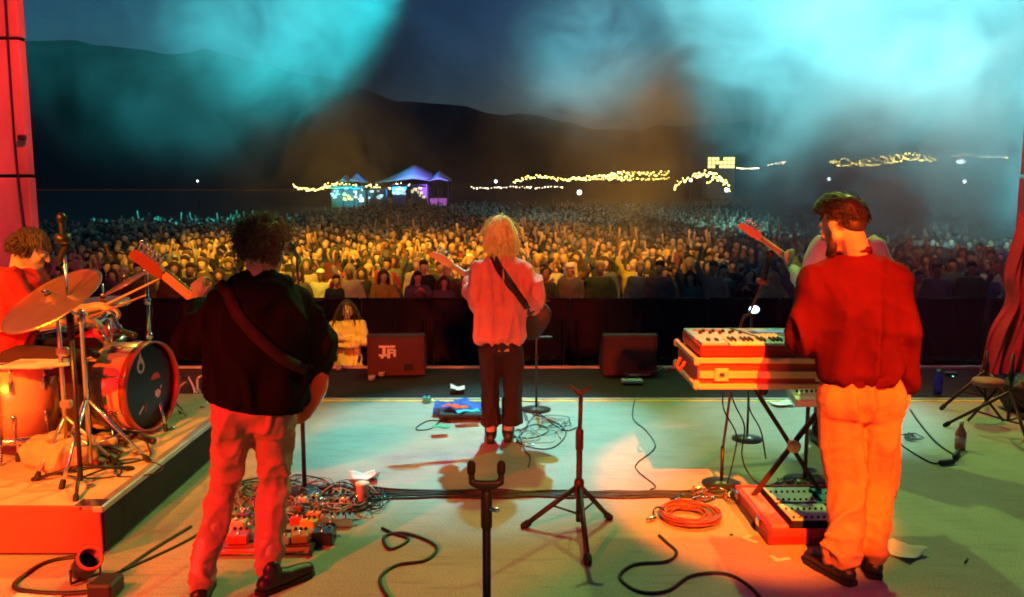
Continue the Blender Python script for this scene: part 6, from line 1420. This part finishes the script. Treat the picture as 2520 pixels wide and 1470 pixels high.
# ================================================================== FAR LIGHTS AND TENTS
M['bulb_warm'] = mat('festoon_bulb', (1, .8, .3), .4, emit=(1, .78, .16), estr=12); M['bulb_white'] = mat('white_lamp', (1, 1, 1), .4, emit=(.8, .95, 1), estr=12); M['bulb_pale'] = mat('pale_festoon_bulb', (1, .9, .7), .4, emit=(1, .82, .52), estr=7)
M['bulb_hazy'] = M['bulb_warm']
def festoon(label, pts, y, n, r=.10, m='bulb_warm', jit=.15, seed=0, grp='festoon lights on the far side of the field'):
    rr = random.Random(seed * 7 + 1); P = spline([at(px, py, y + rr.uniform(-1, 1)) for px, py in pts], 6)
    t = thing('string_lights', label, 'string lights', (0, 0, 0), group=grp); put('wire', MB().tube(P, .02, 4), 'rubber', t)
    L_ = [0]
    for i in range(1, len(P)): L_.append(L_[-1] + (P[i] - P[i - 1]).length)
    b = MB(); N = n
    for k in range(N):
        s = L_[-1] * (k + rr.uniform(.1, .9)) / N; i = max(1, next((i for i, q in enumerate(L_) if q >= s), len(L_) - 1)); u = (s - L_[i - 1]) / max(1e-6, L_[i] - L_[i - 1]); q = P[i - 1].lerp(P[i], u)
        rad = r * .68 * rr.uniform(.5, 1.35); b.ell(q + V((0, 0, -rad + rr.uniform(-jit, jit))), (rad, rad, rad), nu=6, nv=4)
    put('bulbs', b, m, t, kind='stuff')
festoon('sagging string of warm bulbs at the left end of the far lights', [(722, 456), (745, 464), (775, 466), (800, 458)], 110, 34, .11, seed=1)
festoon('warm bulbs strung over the left market stalls', [(800, 456), (830, 452), (865, 459), (905, 460), (935, 455)], 110, 40, .13, 'bulb_warm', .35, 2)
festoon('pale bulbs strung below the violet tent', [(955, 462), (985, 452), (1020, 458), (1052, 455)], 112, 26, .12, 'bulb_pale', .2, 3)
festoon('row of small pale lamps just left of the centre of the far side', [(1158, 461), (1200, 462), (1260, 460), (1330, 461), (1388, 459)], 115, 34, .11, 'bulb_pale', .12, 4)
festoon('long warm string right of the singer\'s head', [(1262, 450), (1300, 436), (1345, 433), (1380, 440), (1420, 437), (1480, 434), (1560, 434)], 115, 70, .13, 'bulb_warm', .22, 5)
festoon('denser warm string above the dark fence at centre right', [(1480, 432), (1530, 426), (1600, 428), (1648, 422)], 118, 46, .15, 'bulb_warm', .3, 6)
festoon('lower warm string at centre right', [(1395, 441), (1500, 440), (1580, 440), (1650, 438)], 116, 50, .12, 'bulb_warm', .12, 7)
festoon('arched warm string draped over the round tent', [(1660, 466), (1668, 450), (1700, 436), (1735, 424), (1768, 436), (1788, 462)], 114, 60, .17, 'bulb_warm', .35, 8)
festoon('faint arched string right of the round tent', [(1740, 450), (1765, 432), (1790, 448), (1796, 468)], 113, 20, .11, 'bulb_warm', .2, 9)
festoon('thin line of pale lamps right of the lit building', [(1812, 413), (1840, 414), (1868, 413)], 118, 26, .10, 'bulb_pale', .05, 10)
festoon('short slanting string of pale lamps in the smoke', [(1888, 406), (1912, 402), (1936, 397)], 118, 16, .13, 'bulb_pale', .12, 11)
festoon('long yellow string in the smoke at right', [(2042, 396), (2070, 404), (2110, 402), (2150, 404), (2190, 396), (2230, 390), (2280, 392), (2310, 388)], 118, 64, .17, 'bulb_warm', .25, 12)
festoon('upper yellow string in the smoke at right', [(2040, 398), (2080, 392), (2110, 398), (2160, 390), (2200, 384), (2250, 378), (2300, 386)], 119, 44, .15, 'bulb_warm', .25, 13)
festoon('rightmost string of pale lamps near the side wall', [(2340, 384), (2380, 380), (2420, 384), (2480, 386)], 118, 40, .14, 'bulb_pale', .1, 14)
for i, (px, py, r_, lb, m_) in enumerate(((1426, 474, .28, 'bright white lamp post at centre right behind the crowd', 'bulb_white'), (1788, 468, .22, 'white lamp post at the foot of the round tent', 'bulb_white'), (1220, 447, .16, 'single dim white lamp above the pale row', 'bulb_white'), (2040, 441, .22, 'white lamp in the smoke left of the keyboard player\'s hair', 'bulb_white'), (2374, 447, .24, 'white lamp in the smoke at far right', 'bulb_white'), (2365, 398, .3, 'broad white lamp under the rightmost string', 'bulb_white'), (1700, 444, .2, 'white lamp inside the arched string', 'bulb_white'), (486, 446, .10, 'tiny white lamp far left on the dark hillside', 'bulb_white'))):
    y_ = 112; q = at(px, py, y_); t = thing('lamp_post', lb, 'lamp'); put('lamp', MB().ell(q, (r_ * (2.2 if px == 2365 else 1), r_, r_)), m_, t); put('pole', MB().tube([V((q.x, q.y + r_, gz(q.x, q.y))), q + V((0, r_, 0))], .06, 5), 'rubber', t)
q = at(1608, 638, 21); t = thing('phone', 'phone with its torch shining, held up in the crowd right of the singer', 'phone'); put('torch', MB().ell(q, (.035, .03, .035)), mat('torch_emitter', (1, 1, 1), .3, emit=(1, .95, .8), estr=14), t); put('casing', MB().bbox(q + V((0, .035, -.04)), (.075, .012, .15), .004), 'black', t, smooth=False)
M['stall_cloth'] = mat('stall_cloth', (.16, .14, .13), .9, var=.2)
M['canvas'] = mat('tent_canvas', (.75, .75, .78), .8, var=.1)
def tent(label, px0, px1, pyb, pytop, y, peaks, lamp_col, power, side=None):
    p0 = at(px0, pyb, y); p1 = at(px1, pyb, y); w_ = p1.x - p0.x; zt = at(px0, pytop, y).z; zb = p0.z; gx = (p0.x + p1.x) / 2
    t = thing('market_tent', label, 'tent', (gx, y, 0)); n = 24; m_ = 10; vs = []; fs = []
    for j in range(m_):
        v = j / (m_ - 1)
        for i in range(n):
            u = i / (n - 1); h = 0
            for pc, ph, pw in peaks: h = max(h, ph * max(0, 1 - abs(u - pc) / pw) ** 1.3)
            prof = math.sin(PI * min(1, max(0, v)))
            vs.append(((u - .5) * w_, (v - .5) * 6, zb + (zt - zb) * h * (.25 + .75 * prof)))
    for j in range(m_ - 1):
        for i in range(n - 1): a = j * n + i; fs.append((a, a + 1, a + n + 1, a + n))
    o = put('canopy', MB().add(vs, fs), 'canvas', t); o.modifiers.new('t', 'SOLIDIFY').thickness = .03
    for u in (-.5, 0, .5):
        for v in (-3, 3): put('pole', MB().tube([(u * w_ * .98, v, gz(gx, y)), (u * w_ * .98, v, zb + .02)], .05, 5), 'steel', t)
    put('counter', MB().box((0, -2.6, gz(gx, y) + .5), (w_ * .8, .6, 1)), 'case_tan', t, smooth=False)
    l = bpy.data.lights.new('added_canopy_spot', 'SPOT'); l.energy = power; l.color = lamp_col; l.spot_size = R(100); l.shadow_soft_size = .1  # added spot out in front, colours the canopy in place of light inside
    lo = bpy.data.objects.new('added_canopy_spot', l); C.objects.link(lo); lo.location = (gx, y - 9, zb - .6); lo.rotation_euler = (V((gx, y, (zb + zt) / 2)) - V(lo.location)).to_track_quat('-Z', 'Y').to_euler()
    return t, gx, w_, zb
tent('small green-lit tent left of the blue one among the stalls', 838, 866, 448, 430, 113, [(.5, 1, .5)], (.1, 1, .25), 700)
tent('small blue-lit tent among the left stalls', 858, 905, 450, 426, 114, [(.45, 1, .55)], (.0, .45, 1), 1100)
tent('large blue-lit swooping tent with tall peak behind the crowd', 930, 1065, 452, 404, 116, [(.68, 1, .8)], (.02, .30, 1), 4500)
tent('violet-lit tent joined to the right of the blue one', 1058, 1108, 448, 420, 115, [(.5, 1, .8)], (.30, .12, 1), 3000)
# stalls with lit fronts
sr = random.Random(9)
for i, (px0, px1, py0, py1, col, lb) in enumerate(((815, 842, 462, 488, (.55, .55, .6), 'grey-lit stall left of the yellow ones'), (845, 870, 460, 492, (1, .72, .25), 'yellow-lit stall below the green tent'), (872, 900, 462, 496, (1, .75, .6), 'pink and cream stall beside it'), (905, 948, 466, 488, (.55, .95, .9), 'pale turquoise stall left of the large blue tent'), (965, 1000, 458, 478, (.6, .75, 1), 'pale blue stall under the blue tent'), (1010, 1050, 458, 486, (1, .82, .45), 'cream-lit stall under the violet tent'))):
    y = 108; a = at(px0, py1, y); b = at(px1, py0, y); t = thing('food_stall', lb + ' in the row behind the crowd', 'stall', ((a.x + b.x) / 2, y, 0), group='stalls behind the crowd'); w_ = b.x - a.x; zb, zt = gz(0, y) , b.z
    put('body', MB().bbox((0, 1.2, (zb + zt) / 2), (w_, 2.2, zt - zb), .05), 'stall_cloth', t, smooth=False)
    lw = MB(); 
    for k in range(9): u = sr.uniform(-.42, .42) * w_; v = sr.uniform(a.z, zt - .2); lw.box((u, -.03, v), (sr.uniform(.15, .5), .08, sr.uniform(.12, .4)))
    put('lit_signs', lw, mat(f'stall_sign_glow_{i}', col, .5, emit=col, estr=.9), t, kind='stuff', smooth=False); put('awning', MB().box((0, -.7, zt + .02), (w_ * 1.05, 1.5, .06), Matrix.Rotation(.2, 3, 'X')), 'canvas', t, smooth=False)
# yellow-lit building at right
a = at(1740, 416, 120); b = at(1810, 386, 120); t = thing('lit_pavilion', 'yellow-lit pavilion building on the rise behind the crowd, right of centre', 'building', ((a.x + b.x) / 2, 120, 0)); w_ = b.x - a.x; g0 = gz(a.x, 120)
put('wall', MB().bbox((0, 1.5, (g0 + b.z) / 2), (w_, 3, b.z - g0), .05), 'stall_cloth', t, smooth=False); put('roof', MB().box((0, 1.4, b.z + .1), (w_ + .6, 3.8, .18)), 'steel', t, smooth=False)
wn = MB().bbox((0, 0, 0), (.42, .06, .40), .01).mesh('window', False); wn.materials.append(mat('lit_window', (1, .8, .3), .4, emit=(1, .80, .22), estr=3.2))
for i in range(7):
    for j in range(3):
        if sr.random() < .85: put('window', wn, None, t, loc=(-w_ / 2 + .32 + i * (w_ - .5) / 6.3, -.03, b.z - .30 - j * .52))
# dark fence line behind the crowd
